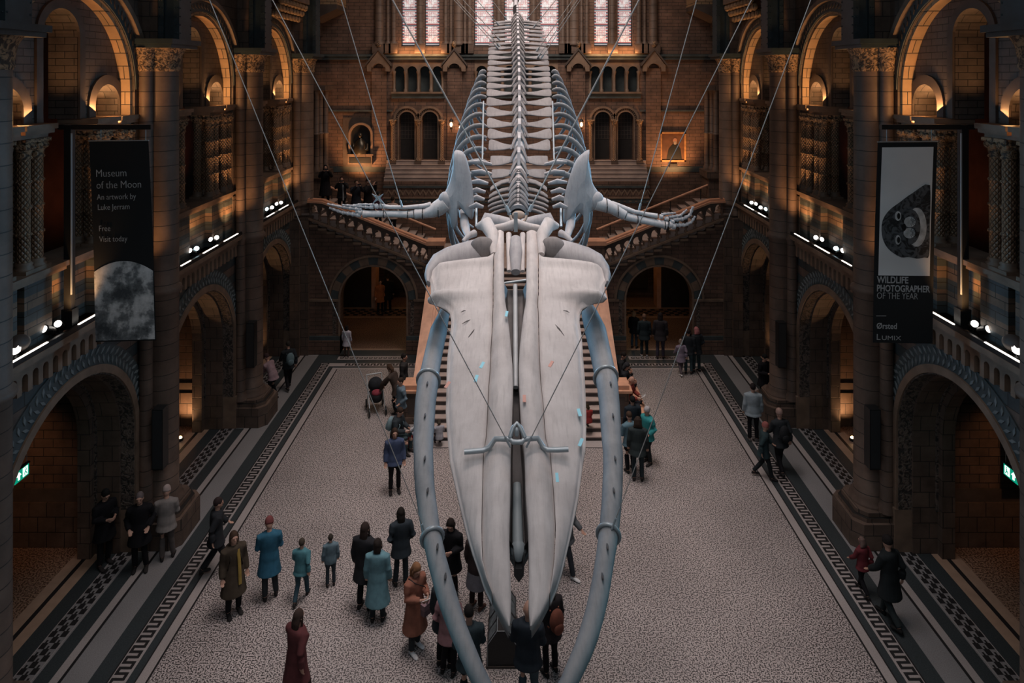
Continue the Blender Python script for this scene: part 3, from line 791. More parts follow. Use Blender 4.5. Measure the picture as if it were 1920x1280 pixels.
strip(z1 + .35, fz(87), [])
m.box(-6, 6, YR + .5, YR + .6, z0, z1 + .35, 2)
for a, b_ in ((fz(112), fz(106)),): m.box(-XE, XE, YR - .14, YR, a, b_, 2)
m.box(-XE, XE, YR - .22, YR, fz(106), fz(102), 2)
for s in (-1, 1): m.box(s * fx(1200), s * XE, YR - .07, YR, fz(209), fz(206), 2)
strip(fz(87), 17.5, WX)
# lower dark bands and zigzag frieze block with steps
for s in (-1, 1): m.box(s * 5.9, s * XE, YR - .03, YR, fz(322), fz(312), 2)
YQ = 30.6; qz = lambda py: H - (py - VY) * YQ / F
m.box(-6.0, 6.0, YQ, YR, 3.6, qz(340), 0)
m.box(-6.02, 6.02, YQ - .05, YQ, qz(352), qz(348), 2); m.box(-6.02, 6.02, YQ - .06, YQ, qz(372), qz(370), 1); m.box(-6.02, 6.02, YQ - .03, YQ, qz(381), qz(373), 2)
x = -5.9
while x < 5.9:
    a = .13; zc = (qz(352) + qz(370)) / 2
    m.prism([(x, zc - .14), (x + a, zc + .08), (x + 2 * a, zc - .14), (x + 2 * a, zc - .04), (x + a, zc + .18), (x, zc - .04)], 'y', YQ - .02, YQ, 1)
    m.box(x + .08, x + .18, YQ - .045, YQ - .03, qz(378), qz(376), 1)
    x += 2 * a
for i in range(5):
    z = qz(340) + i * ((fz(300) - qz(340)) / 5); m.box(-6.0, 6.0, YR - (5 - i) * .16, YR, z, z + (fz(300) - qz(340)) / 5 - .01, 3)
    m.box(-6.0, 6.0, YR - (5 - i) * .16 - .02, YR, z + .05 + (fz(300) - qz(340)) / 5 - .08, z + (fz(300) - qz(340)) / 5, 3)
struct(m.build('wall_far', [M_far, M_mould, M_blue, M_step]))
# pilaster piers between door bays and gables
GX = [fx(712), fx(853)]; GX += [-g for g in GX]
gpos = {0: 'far-left', 1: 'second from the left', 2: 'far-right', 3: 'second from the right'}
for gi, g in enumerate(GX):
    r = thing('gabled_buttress', 'stone wall buttress under a small pointed gable, %s of four' % gpos[gi], 'buttress', (g, YR, 9.7))
    m = MB(); m.box(g - .34, g + .34, YR - .14, YR - .005, fz(345 if abs(g) < 4 else 312), 11.5); wpart('buttress_face', m, [M_far], r)
    m = MB(); m.prism([(g - .52, 11.35), (g - .34, 11.35), (g - .3, 11.6)] + [(g + .26 * cos(a), 11.5 + .22 * sin(a)) for a in [pi - pi * j / 8 for j in range(9)]] + [(g + .3, 11.6), (g + .34, 11.35), (g + .52, 11.35), (g + .52, 11.62), (g, 12.3), (g - .52, 11.62)], 'y', YR - .34, YR - .005)
    wpart('gable_front', m, [M_mould], r)
    m = MB(); m.prism([(g - .60, 11.58), (g, 12.32), (g + .60, 11.58), (g + .60, 11.68), (g, 12.44), (g - .60, 11.68)], 'y', YR - .40, YR - .005); wpart('gable_coping', m, [M_mouldd], r)
    m = MB(); m.ell((g, YR - .25, 12.6), (.14, .14, .17), 10, 7); m.lathe((g, YR - .25, 12.3), [(.08, 0), (.05, .1), (.1, .2)], 8); wpart('carved_finial', m, [M_cap], r)
# clustered shafts between the windows
for s in (-1, 1):
    for k_, xs in enumerate(([(712, .2), (728, .07), (739, .11), (788.5, .14)], [(836, .09), (846, .07), (860, .22), (872, .07), (881, .1)], [(935.5, .12)])):
        r = thing('shaft_cluster', 'stone shaft cluster %s stained windows on the %s' % (['at the outer pair of', 'between outer and middle', 'inside the middle'][k_], 'left' if s < 0 else 'right'), 'columns', (s * -fx(xs[0][0]) if 0 else s * abs(fx(xs[0][0])), YR, fz(84)))
        for px, rr in xs:
            cx = s * abs(fx(px))
            m = MB(); m.lathe((cx, YR - .1, fz(80)), [(rr + .07, -.12), (rr + .07, -.02), (rr + .02, .03), (rr, .08), (rr, 5.0)], 14); m.box(cx - rr - .09, cx + rr + .09, YR - .3, YR, fz(100), fz(82))
            wpart('shaft', m, [M_shaft], r)
# ------------------------------------------------------------------ stained glass windows
def glass_mat():
    m, t, b = new_mat('stained_glass'); tc = N(t, 'ShaderNodeTexCoord')
    s = N(t, 'ShaderNodeSeparateXYZ'); t.links.new(tc.outputs['Object'], s.inputs[0])
    cb = N(t, 'ShaderNodeCombineXYZ'); t.links.new(s.outputs[0], cb.inputs[0]); t.links.new(s.outputs[2], cb.inputs[1])
    vo = N(t, 'ShaderNodeTexVoronoi'); vo.voronoi_dimensions = '2D'; vo.distance = 'CHEBYCHEV'; vo.inputs['Scale'].default_value = 9; vo.inputs['Randomness'].default_value = .12
    t.links.new(cb.outputs[0], vo.inputs['Vector'])
    v2 = N(t, 'ShaderNodeTexVoronoi'); v2.voronoi_dimensions = '2D'; v2.feature = 'DISTANCE_TO_EDGE'; v2.inputs['Scale'].default_value = 18; v2.inputs['Randomness'].default_value = .35
    t.links.new(cb.outputs[0], v2.inputs['Vector'])
    sp = N(t, 'ShaderNodeSeparateColor'); t.links.new(vo.outputs['Color'], sp.inputs[0])
    c = ramp(t, vo.outputs['Distance'], [(.0, (.75, .28, .26)), (.10, (.80, .74, .74)), (.30, (.82, .66, .66)), (.40, (.42, .50, .58)), (.48, (.78, .36, .34))])
    c = mixc(t, ramp(t, sp.outputs[0], [(.62, (0,) * 3), (.66, (1,) * 3)], True), c, (.85, .84, .86))
    c = mixc(t, ramp(t, v2.outputs['Distance'], [(.05, (1,) * 3), (.11, (0,) * 3)]), c, (.02, .02, .025))
    t.links.new(c, b.inputs['Base Color']); t.links.new(c, b.inputs['Emission Color']); b.inputs['Emission Strength'].default_value = .72  # daylight behind the glass put in as emission
    return m
M_glass = glass_mat()
def border_mat():
    m, t, b = new_mat('stained_border'); tc = N(t, 'ShaderNodeTexCoord'); s = N(t, 'ShaderNodeSeparateXYZ'); t.links.new(tc.outputs['Object'], s.inputs[0])
    f = math_n(t, 'FRACT', math_n(t, 'MULTIPLY', s.outputs[2], 7))
    c = ramp(t, f, [(.0, (.36, .12, .13)), (.35, (.60, .55, .56)), (.6, (.16, .24, .30)), (.85, (.03, .03, .03))], True)
    t.links.new(c, b.inputs['Base Color']); t.links.new(c, b.inputs['Emission Color']); b.inputs['Emission Strength'].default_value = .55  # border glows too, emission in place of daylight from outside
    return m
M_gborder = border_mat()
for i, (a, b_) in enumerate(WX):
    c = (a + b_) / 2; w2 = (b_ - a) / 2
    r = struct(bpy.data.objects.new('window_%d' % (i + 1), None)); COL.objects.link(r); r.location = (c, YR + .25, fz(86))
    ht = 17.5 - fz(86)
    m = MB(); m.box(-w2, -w2 + .035, -.05, .05, 0, ht); m.box(w2 - .035, w2, -.05, .05, 0, ht); m.box(-w2, w2, -.08, .08, 0, .05); m.build('window_frame', [M_dark], r)
    m = MB(); m.box(-w2 + .12, w2 - .12, -.012, .012, .05, ht); m.build('window_pane', [M_glass], r)
    m = MB(); m.box(-w2 + .035, -w2 + .12, -.012, .012, .05, ht); m.box(w2 - .12, w2 - .035, -.012, .012, .05, ht)
    for z in (.05, .95, 1.6): m.box(-w2 + .12, w2 - .12, -.014, .0, z, z + .14)
    m.build('window_border', [M_gborder], r)
    m = MB()
    z = .5
    while z < ht: m.box(-w2 + .03, w2 - .03, -.03, -.014, z, z + .015); z += .43
    m.build('glazing_bars', [M_black], r)
for px0, px1 in ((734, 752), (781, 796), (824, 836), (1100, 1114), (1142, 1158), (1186, 1204), (876, 889), (1049, 1062)):
    pass
for s in (-1, 1):
    for cx in (fx(788), ):
        area('window_sill_lamp', (s * abs(cx), YR - .42, fz(101)), (s * abs(cx), YR + .1, fz(88)), 2.2, .06, 26, WARM)
# doors behind the double arches
for i, (c, r_) in enumerate(sorted(DC)):
    r = struct(bpy.data.objects.new('door_%d' % (i + 1), None)); COL.objects.link(r); r.location = (c, YR + .4, fz(300))
    m = MB(); m.prism([(-.4, 0), (.4, 0), (.4, 1.9)] + arc(0, 1.9, .4, 0, pi, 12)[1:] , 'y', 0, .05); m.build('door_leaf', [M_dark], r)
    m = MB()
    for k in range(5): m.box(-.3 + k * .15 - .008, -.3 + k * .15 + .008, -.02, 0, .95, 2.2)
    for k in range(7): m.box(-.36, .36, -.018, 0, .95 + k * .19, .965 + k * .19)
    m.build('tracery', [M_mouldd], r)
for s in (-1, 1):
    for px in (738, 785, 829):
        cx = s * abs(fx(px))
        r = thing('portal_column', 'short round column %s the twin arched doors on the %s' % ({738: 'at the outer side of', 785: 'between', 829: 'at the inner side of'}[px], 'left' if s < 0 else 'right'), 'column', (cx, YR - .14, fz(345)))
        m = MB(); m.box(-.15, .15, -.14, .14, 0, fz(300) - fz(345)); m.build('pedestal', [M_block], r)
        h = fz(300) - fz(345)
        m = MB(); m.lathe((0, 0, h), [(.13, 0), (.13, .08), (.085, .13), (.085, 1.62)], 12); m.build('shaft', [M_dia], r)
        m = MB(); m.lathe((0, 0, h), [(.09, 1.6), (.1, 1.66), (.15, 1.82)], 12); m.box(-.16, .16, -.13, .13, h + 1.82, h + 1.9); m.build('capital', [M_cap], r)
# ------------------------------------------------------------------ lanterns, bust niche, portrait
for s in (-1, 1):
    for dx, py, pos in ((0, 232, 'outer'), (-.42, 238, 'inner')):
        cx = s * (2.98 + dx); z = fz(py)
        r = thing('bracket_lantern', '%s small lit wall lantern behind the %s ribs of the whale' % (pos, 'left' if s < 0 else 'right'), 'lantern', (cx, YR - .5, z))
        m = MB(); m.tube([(0, .5, -.30), (0, .25, -.34), (0, 0, -.2)], .014, 6); m.lathe((0, 0, 0), [(.03, -.2), (.07, -.17), (.07, -.15)], 8); m.build('bracket', [M_black], r)
        m = MB(); 
        for a in range(4): m.tube([(.07 * cos(a * pi / 2), .07 * sin(a * pi / 2), -.15), (.10 * cos(a * pi / 2), .10 * sin(a * pi / 2), .14)], .008, 5)
        m.lathe((0, 0, 0), [(.12, .14), (.05, .24), (.015, .27), (.01, .33)], 8); m.build('lantern_frame', [M_black], r)
        m = MB(); m.ell((0, 0, 0), (.055, .055, .10), 10, 8); m.build('lamp_glass', [M_glow], r)
        point('lantern_light', (cx, YR - .62, z), 16, (1, .45, .16), .06)
    spot('picture_uplight', (s * 7.5, YR - 1.3, 6.1), (s * 7.0, YR, 8.6), 620, (1, .46, .18), 95, .9, .2)
nx = fx(678)
r = thing('niche_monument', 'dark bust monument in a stone wall niche above the left flight', 'monument', (nx, YR, fz(312)))
m = MB(); m.prism([(nx - .86, fz(312)), (nx + .86, fz(312)), (nx + .86, fz(220)), (nx - .86, fz(220))], 'y', YR - .04, YR - .003); wpart('stone_panel', m, [M_mouldd], r)
m = MB(); zz0, zz1 = fz(288), fz(252)
m.prism(ringpoly(nx, zz1, .46, .56, zz0), 'y', YR - .22, YR - .04); wpart('niche_arch', m, [M_mould], r)
m = MB(); m.prism([(nx - .46, zz0), (nx + .46, zz0), (nx + .46, zz1)] + arc(nx, zz1, .46, 0, pi, 14)[1:], 'y', YR - .06, YR - .042); wpart('niche_back', m, [M_black], r)
m = MB(); m.box(nx - .56, nx + .56, YR - .34, YR - .04, fz(306), fz(290)); m.box(nx - .62, nx + .62, YR - .38, YR - .04, fz(290), fz(287)); wpart('plaque_base', m, [M_block], r)
m = MB(); m.box(nx - .5, nx + .5, YR - .352, YR - .34, fz(304), fz(293)); wpart('plaque', m, [M_black], r)
M_bronze = plain('dark_bronze', (.07, .06, .045), .35, .7, noise=.3)
bst = thing('bronze_bust', 'dark bronze seated half-length bust inside the wall niche', 'statue', (nx, YR - .22, fz(287)))
m = MB(); m.lathe((0, 0, 0), [(.30, 0), (.34, .12), (.30, .35), (.22, .55), (.10, .66), (.07, .72)], 14); m.ell((0, -.04, .84), (.095, .11, .13), 12, 8); m.ell((0, -.14, .83), (.02, .03, .03), 6, 5)
m.tube([(-.28, -.02, .45), (-.34, -.12, .2), (-.05, -.2, .16)], [.08, .07, .05], 8); m.tube([(.28, -.02, .45), (.34, -.12, .2), (.08, -.2, .14)], [.08, .07, .05], 8)
m.build('bust_figure', [M_bronze], bst)
px_, pz = fx(1261), fz(275)
r = thing('portrait_painting', 'gilt-framed dark portrait of a bearded man on the right far wall', 'painting', (px_, YR, fz(303)))
m = MB(); w2, h2 = .60, .69
M_gilt = plain('gilt_frame', (.46, .24, .10), .4, .3, noise=.3, nscale=8)
for a, b_, c, d in ((-w2, w2, h2 - .08, h2), (-w2, w2, -h2, -h2 + .08), (-w2, -w2 + .08, -h2, h2), (w2 - .08, w2, -h2, h2)): m.box(px_ + a, px_ + b_, YR - .12, YR - .005, pz + c, pz + d)
wpart('picture_frame', m, [M_gilt], r)
m = MB(); m.box(px_ - w2 + .08, px_ + w2 - .08, YR - .07, YR - .01, pz - h2 + .08, pz + h2 - .08); wpart('canvas', m, [plain('portrait_ground', (.10, .045, .022), .5, noise=.3)], r)
m = MB(); m.prism([(px_ - .3, pz - .6), (px_ + .42, pz - .6), (px_ + .36, pz - .1), (px_ + .2, pz + .16), (px_ + .02, pz + .16), (px_ - .2, pz - .1)], 'y', YR - .08, YR - .07)
wpart('painted_coat', m, [M_black], r)
m = MB(); m.ell((px_ + .10, YR - .078, pz + .30), (.10, .012, .13), 14, 8); wpart('painted_head', m, [plain('painted_skin', (.34, .17, .10), .5)], r)
m = MB(); m.ell((px_ + .10, YR - .086, pz + .19), (.08, .008, .09), 12, 6); wpart('painted_beard', m, [plain('painted_beard', (.26, .21, .17), .6)], r)
r = thing('picture_label', 'small black label on the wall just below the portrait', 'box', (fx(1262), YR, fz(313)))  # black picture label, holds no lamp
m = MB(); m.box(-.18, .18, -.12, -.005, 0, .18); m.box(-.15, .15, -.14, -.12, .02, .16); m.build('box_body', [M_black], r)
# respond columns and dark arch at the far corners; carved balcony corner near the top
for s in (-1, 1):
    side = 'left' if s < 0 else 'right'
    r = thing('corner_shafts', 'dark clustered corner shafts where the %s wall meets the far wall' % side, 'columns', (s * 8.7, 30.6, 5.6))
    for dx, dy in ((0, 0), (.0, .42), (-.18, .22), (.05, -.42)):
        m = MB(); m.lathe((s * (8.85 + dx), 30.6 + dy, 0), [(.17, 6.9), (.17, 7.0), (.12, 7.1), (.12, 8.5), (.15, 8.53), (.15, 8.57), (.12, 8.6), (.12, 10.3), (.17, 10.5)], 12); wpart('shaft', m, [M_shaft], r)
    m = MB(); m.box(s * 8.45, s * 9.2, 30.0, 31.3, 10.5, 10.7); wpart('abacus', m, [M_block], r)
    m = MB(); m.box(s * 8.45, s * 9.2, 30.0, 31.3, 6.6, 6.9); m.box(s * 8.55, s * 9.2, 30.1, 31.2, 5.7, 6.6); wpart('plinth', m, [M_block], r)
    r = thing('carved_corbel_course', 'gold-lit carved corbels at the top edge between the last two %s piers' % side, 'corbel', (s * 8.9, 26.6, 13.3))
    m = MB()
    for i in range(8):
        for j in range(3): m.ell((s * (8.72 - j * .14), 24.4 + i * .38, 13.42 + j * .22), (.13, .16, .14), 8, 6)
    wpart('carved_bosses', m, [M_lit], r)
    m = MB(); m.box(s * 8.3, s * 8.99, 24.1, 27.2, 14.0, 14.3); wpart('shelf', m, [M_mould], r)
    r = thing('corner_balcony', 'small stone balcony in the far %s top corner' % side, 'balcony', (s * 8.3, 31.0, 14.1))
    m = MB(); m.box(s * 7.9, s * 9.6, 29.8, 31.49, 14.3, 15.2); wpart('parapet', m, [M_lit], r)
    m = MB(); m.prism([(s * 9.4, 13.4), (s * 7.9, 14.1), (s * 7.9, 14.3), (s * 9.6, 14.3)], 'y', 29.8, 31.49); wpart('underside', m, [M_mouldd], r)
# ================================================================== blue whale skeleton
WH = thing('whale_skeleton', 'huge pale whale skeleton hanging over the hall, skull diving towards the viewer', 'skeleton', (0, 12, 6.5))
WH.location = (0, 12, 6.5)
SN = Vector((0, -.373, .928))
def S(px, py, off=0.0):
    Y = 6.81 / (.402 + (py - VY) / F); return P(px, py, Y) + SN * off
def J(px, py, off=0.0):
    Y = 7.104 / (.347 + (py - VY) / F); return P(px, py, Y) + Vector((0, -.33, .944)) * off
def tab(rows, py, k): return interp(py, [r[0] for r in rows], [r[k] for r in rows])
# (row, outer edge, suture, inner edge) of the rostrum in the photograph, turned into points on the sloping plane of the skull
LT = [(437, 928, 928, 945), (474, 927, 927, 945), (477, 917, 927, 945), (482, 899, 926, 945), (485, 879, 926, 945), (489, 849, 926, 945), (492, 814, 926, 945), (497, 806, 926, 945),
      (505, 804, 926, 945), (515, 806, 926, 945), (525, 807, 925, 945), (536, 807, 925, 946), (545, 804, 925, 946), (550, 801, 925, 946), (555, 804, 925, 947), (558, 815, 925, 947),
      (561, 826, 925, 947), (566, 836, 925, 947), (572, 843, 925, 948), (588, 846, 924, 951), (622, 842, 923, 955), (655, 838, 921, 958), (689, 836.5, 920, 961), (722, 836, 917, 962),
      (756, 835, 915.5, 961), (790, 837, 914, 960), (823, 840.6, 911.5, 958.5), (850, 843, 907, 957.5), (917, 858.4, 905.5, 957), (984, 875, 904, 955), (1018, 885, 904.5, 955), (1052, 897, 906, 956),
      (1085, 908, 914, 957.5), (1119, 925, 926, 958.5), (1152, 942, 942, 958), (1174, 953, 953, 956)]
RT = [(437, 1009, 1009, 987), (474, 1009, 1009, 987), (477, 1012, 1009, 987), (482, 1030, 1009, 987), (486, 1045, 1009, 987), (489, 1075, 1009, 987), (491, 1120, 1009, 987), (495, 1134, 1009, 987),
      (503, 1138, 1009, 987), (512, 1140, 1009, 987), (519, 1135, 1009, 987), (531, 1134, 1009, 987), (540, 1138, 1009, 987), (546, 1139, 1009, 987), (553, 1132, 1009, 986), (555, 1120, 1009, 986),
      (558, 1105, 1008, 986), (564, 1093, 1008, 986), (574, 1088, 1008, 985), (588, 1087, 1009, 982), (622, 1092, 1009.6, 978), (655, 1094, 1010.5, 974.5), (689, 1097, 1012, 972.6), (722, 1098.7, 1014, 973.6),
      (756, 1100, 1018, 975), (790, 1100, 1020, 977), (823, 1098.7, 1023, 980), (850, 1094, 1031, 983.5), (917, 1085, 1037, 985.5), (984, 1071, 1041, 990.5), (1018, 1063, 1040, 991), (1052, 1055, 1038, 991.8),
      (1085, 1045, 1034, 991.5), (1119, 1030, 1029, 991), (1152, 1012, 1012, 992), (1174, 997, 997, 994)]
rows_ = sorted(set([r[0] for r in LT] + [r[0] for r in RT] + list(range(440, 1174, 12))))
def plate(T, ka, kb, prof, und, name, inset=1.0):
    rings = []
    for py in rows_:
        a, b_ = tab(T, py, ka), tab(T, py, kb)
        if abs(a - b_) < 1.5: continue
        sg = 1 if b_ > a else -1; a2 = a + sg * inset
        top = []; n = 10
        for i in range(n + 1):
            u = i / n; top.append(S(lerp(a2, b_, u), py, prof(u, py)))
        bot = [S(lerp(a2, b_, u), py, und(u, py)) for u in (1, .75, .5, .25, 0)]
        r = top + bot
        rings.append(r if sg > 0 else r[::-1])
    if len(rings) > 1:
        m = MB(); m.loft(rings[::-1]); wpart(name, m, [M_bone], WH)
def mx_prof(u, py):                       # maxilla: u 0 at suture, 1 at outer edge
    h = .02 - .10 * u ** 2 - (.10 * max(0, (u - .9) / .1) ** 2)
    if 485 < py < 575:
        w = math.exp(-((py - 550) / 9) ** 2) * min(1, u * 1.5); h += .10 * w - .05 * math.exp(-((py - 535) / 12) ** 2) * u
        h += .06 * math.exp(-((py - 492) / 8) ** 2)
    return h
def pm_prof(u, py):                       # premaxilla: u 0 at the midline slit, 1 at suture
    k = interp(py, [437, 560, 700, 1000, 1174], [.07, .08, .10, .10, .02])
    return k * (1 - (2 * u - .9) ** 2 * .75) - .01
und_m = lambda u, py: -.13 - .05 * (1 - u)
und_p = lambda u, py: interp(py, [437, 560, 1000, 1174], [-.20, -.42, -.34, -.05]) if u < .8 else -.16
for T, sd in ((LT, 'left'), (RT, 'right')):
    plate(T, 2, 1, mx_prof, und_m, 'maxilla', 1.2)
    plate(T, 3, 2, pm_prof, und_p, 'premaxilla', 0)
def MX(x, s): return x if s < 0 else 1941 - x
def mmpx(px, Y): return px * Y / F
for s in (-1, 1):
    # squamosal, the swept horn behind each wing of the skull
    pts = [(930, 444, 16, 22), (912, 450, 22, 26), (890, 457, 24, 26), (865, 465, 25, 24), (840, 470, 22, 22), (820, 476, 17, 19), (808, 487, 11, 16), (802, 500, 7, 12), (802, 515, 3, 7)]
    m = MB(); C = [S(MX(p[0], s), p[1], -.16) for p in pts]
    m.tube(C, [(mmpx(p[2], 10.5), mmpx(p[3], 10.5)) for p in pts], 18, up=(0, 1, -.3)); wpart('squamosal', m, [M_bone2], WH)
    # temple hollow, its shade put into darker bone colour, frontal bone around it
    m = MB(); m.ell(S(MX(905, s), 462, -.02), (.20, .10, .17), 16, 10); wpart('temporal_fossa', m, [bone_mat('fossa_shade', (.16, .145, .14), (.28, .25, .24))], WH)
    m = MB(); m.tube([S(MX(896, s), 424, .0), S(MX(912, s), 428, .08), S(MX(924, s), 445, .05), S(MX(926, s), 475, -.02)], [.05, .12, .10, .05], 12); wpart('frontal_bone', m, [M_bone], WH)
    m = MB(); m.tube([S(MX(890, s), 432, -.05), S(MX(880, s), 438, -.03), S(MX(868, s), 446, -.06)], [.06, .05, .03], 10); wpart('parietal_ridge', m, [M_bone2], WH)
    # occipital wings
    m = MB(); m.tube([S(MX(962, s), 412, -.1), S(MX(935, s), 409, -.08), S(MX(912, s), 407, -.06), S(MX(902, s), 416, -.1)], [(.10, .10), (.07, .12), (.10, .13), (.05, .06)], 12); wpart('exoccipital', m, [M_bone2], WH)
    # nasal tube bones inside the slit
    m = MB(); x = 954 if s < 0 else 980
    m.tube([S(x - s * 0, 441, .02), S(x, 470, .0), S(x, 503, -.05)], [.045, .038, .03], 10); wpart('nasal_bone', m, [M_bone], WH)
m = MB(); m.tube([S(928, 429, .0), S(948, 430, .05), S(968, 428, .09), (S(988, 430, .05)), S(1010, 429, .0)], [(.05, .07), (.06, .07), (.075, .09), (.06, .07), (.05, .07)], 12, up=(0, -.4, .9)); wpart('vertex_crest', m, [M_bone], WH)
m = MB(); m.tube([S(967, 452, .03), S(967, 475, .03), S(967, 505, -.05)], [.085, .10, .07], 14); wpart('nasal_septum', m, [M_bone2], WH)
m = MB(); m.box(-.03, .03, -.03, .03, 0, .30); m.v = [tuple(S(967, 440, .06) + Vector(v)) for v in m.v]; wpart('steel_clamp', m, [M_steel], WH)
# dark vomer trough, steel core tubes
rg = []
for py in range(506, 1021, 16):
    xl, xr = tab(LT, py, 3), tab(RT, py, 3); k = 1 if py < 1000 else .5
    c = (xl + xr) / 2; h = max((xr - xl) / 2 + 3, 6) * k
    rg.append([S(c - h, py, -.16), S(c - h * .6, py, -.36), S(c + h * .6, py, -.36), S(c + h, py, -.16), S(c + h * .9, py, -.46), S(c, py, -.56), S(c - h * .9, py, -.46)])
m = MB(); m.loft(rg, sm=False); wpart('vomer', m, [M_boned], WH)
m = MB(); m.tube([S(966, 522, -.12), S(967, 700, -.22)], .032, 10); wpart('steel_tube', m, [M_tube], WH)
m = MB(); m.tube([S(969.5, 868, -.32), S(970, 925, -.30), S(971, 990, -.26)], [.045, .052, .055], 12); m.tube([S(971, 990, -.26), S(972, 1003, -.26), S(973, 1012, -.3)], [.085, .085, .03], 6); wpart('steel_core', m, [plain('core_grey', (.20, .23, .24), .5)], WH)
m = MB(); m.tube([S(944, 520, -.10), S(988, 514, -.10)], .018, 8); wpart('cross_bar', m, [M_steel], WH)
m = MB(); w_ = [(871, 860), (885, 859), (906, 857), (918, 851), (929, 846), (956, 846), (962, 852), (978, 852), (984, 846), (1008, 845), (1018, 850), (1026, 856), (1045, 856), (1065, 855)]
m.tube([S(x, y, .18 if 925 < x < 1012 else .10) for x, y in w_], .027, 10); wpart('steel_yoke', m, [M_steel], WH)
m = MB(); m.tube([S(956, 846, .20), S(962, 835, .26), S(969, 829, .28), (S(976, 835, .26)), S(984, 846, .20)], .022, 8); m.ell(S(969, 841, .24), (.025, .03, .05), 8, 6); wpart('steel_shackle', m, [M_steel], WH)
for x, y, kind in ((893, 711, 0), (904, 686, 0), (1086, 775, 0), (1089, 831, 0), (1044, 897, 0), (950, 602, 0), (839, 723, 1), (983, 762, 1), (1033, 684, 1)):
    m = MB(); m.box(-.018, .018, -.05, .05, 0, .004); R = Matrix.Rotation(random.uniform(-.5, .5), 3, 'Z')
    zo = mx_prof(.5, y) if abs(x - 968) > 50 else .10
    Rx = Matrix.Rotation(atan2(.402, 1), 3, 'X')
    m.v = [tuple(Rx @ (R @ Vector(v)) + S(x, y, zo + .02)) for v in m.v]
    wpart('paper_tag', m, [plain('tag_cyan' if kind == 0 else 'tag_red', (.30, .66, .78) if kind == 0 else (.62, .32, .26), .6)], WH)
# cracks in the plates: dark shallow incisions
for a, b_ in (((864, 585), (873, 581)), ((866, 607), (882, 598)), ((878, 632), (893, 612)), ((1056, 582), (1068, 585)), ((1037, 605), (1058, 628)), ((1044, 614), (1050, 620)), ((1012, 517), (1012, 562)), ((922, 517), (921, 560))):
    m = MB(); za = .03
    m.tube([S(a[0], a[1], za - .03 if abs(a[0] - 968) > 60 else .0), S((a[0] + b_[0]) / 2 + 1, (a[1] + b_[1]) / 2, .005), S(b_[0], b_[1], -.01)], [.003, .008, .003], 6); wpart('crack', m, [M_boned], WH)
# ------------------------------------------------------------------ lower jaws
JL = [(560, 838, 852), (571, 831, 846), (588, 823, 843), (622, 806, 838), (655, 798, 831), (689, 790, 825), (722, 782, 821.5), (756, 778, 817), (790, 776, 815), (823, 774.5, 813), (850, 775.4, 812), (884, 776, 813.5), (917, 778, 815.4),
      (951, 783, 820), (984, 788, 824.5), (1018, 794, 830.5), (1052, 801, 838.5), (1085, 809.5, 848), (1119, 818.5, 858), (1152, 830, 868.5), (1186, 843, 880), (1220, 857, 894), (1253, 871.5, 908), (1280, 885, 922), (1310, 903, 938), (1340, 925, 955)]
JR = [(560, 1085, 1098), (571, 1089, 1107), (588, 1090, 1120), (622, 1097, 1137), (655, 1105, 1144), (689, 1112, 1152), (722, 1119, 1159), (756, 1123, 1162), (790, 1125.5, 1164), (823, 1128, 1165), (850, 1130.6, 1168), (884, 1130.5, 1168), (917, 1129, 1167.5),
      (951, 1127, 1165), (984, 1124, 1162), (1018, 1120, 1157.5), (1052, 1115.5, 1152), (1085, 1110, 1147), (1119, 1103, 1141.5), (1152, 1095, 1134), (1186, 1085, 1125), (1220, 1073, 1113), (1253, 1058.5, 1098), (1280, 1046.6, 1083.5), (1310, 1030, 1066), (1340, 1012, 1044)]
for T, s in ((JL, -1), (JR, 1)):
    C = [J((a + b_) / 2, y) for y, a, b_ in T]; W = []
    for i, (y, a, b_) in enumerate(T):
        Y = C[i].y; p0, p1 = C[max(i - 1, 0)], C[min(i + 1, len(C) - 1)]; d = (p1 - p0).normalized()
        hw = mmpx((b_ - a) / 2, Y) * sqrt(max(.2, 1 - d.x * d.x)); W.append((hw, hw * 1.25))
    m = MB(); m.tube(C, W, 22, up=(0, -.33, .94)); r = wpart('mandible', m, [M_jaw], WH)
    for py in ((713, 1008) if s < 0 else (708, 1002)):
        a, b_ = interp(py, [t[0] for t in T], [t[1] for t in T]), interp(py, [t[0] for t in T], [t[2] for t in T])
        c = J((a + b_) / 2, py); c2 = J((interp(py + 14, [t[0] for t in T], [t[1] for t in T]) + interp(py + 14, [t[0] for t in T], [t[2] for t in T])) / 2, py + 14)
        d = (c2 - c).normalized(); u = Vector((0, -.33, .94)); u = (u - d * u.dot(d)).normalized(); sd = d.cross(u); hw = mmpx((b_ - a) / 2, c.y) + .012
        m = MB(); ring = []
        pts = [c + sd * (hw * cos(2 * pi * j / 22)) + u * (hw * 1.25 * sin(2 * pi * j / 22)) for j in range(23)]
        m.tube(pts, .02, 8); bnd = m.build('steel_band', [M_steel], r)
    for py in (740, 800, 880, 940, 1045, 1100):
        x = interp(py, [t[0] for t in T], [(t[1] + t[2]) / 2 + 3 for t in T]); c = J(x, py, interp(py, [560, 700, 1300], [.14, .19, .12])); 
        m = MB(); m.ell(c, (.012, .05, .02), 8, 5); m.build('nerve_hole', [M_boned], r)
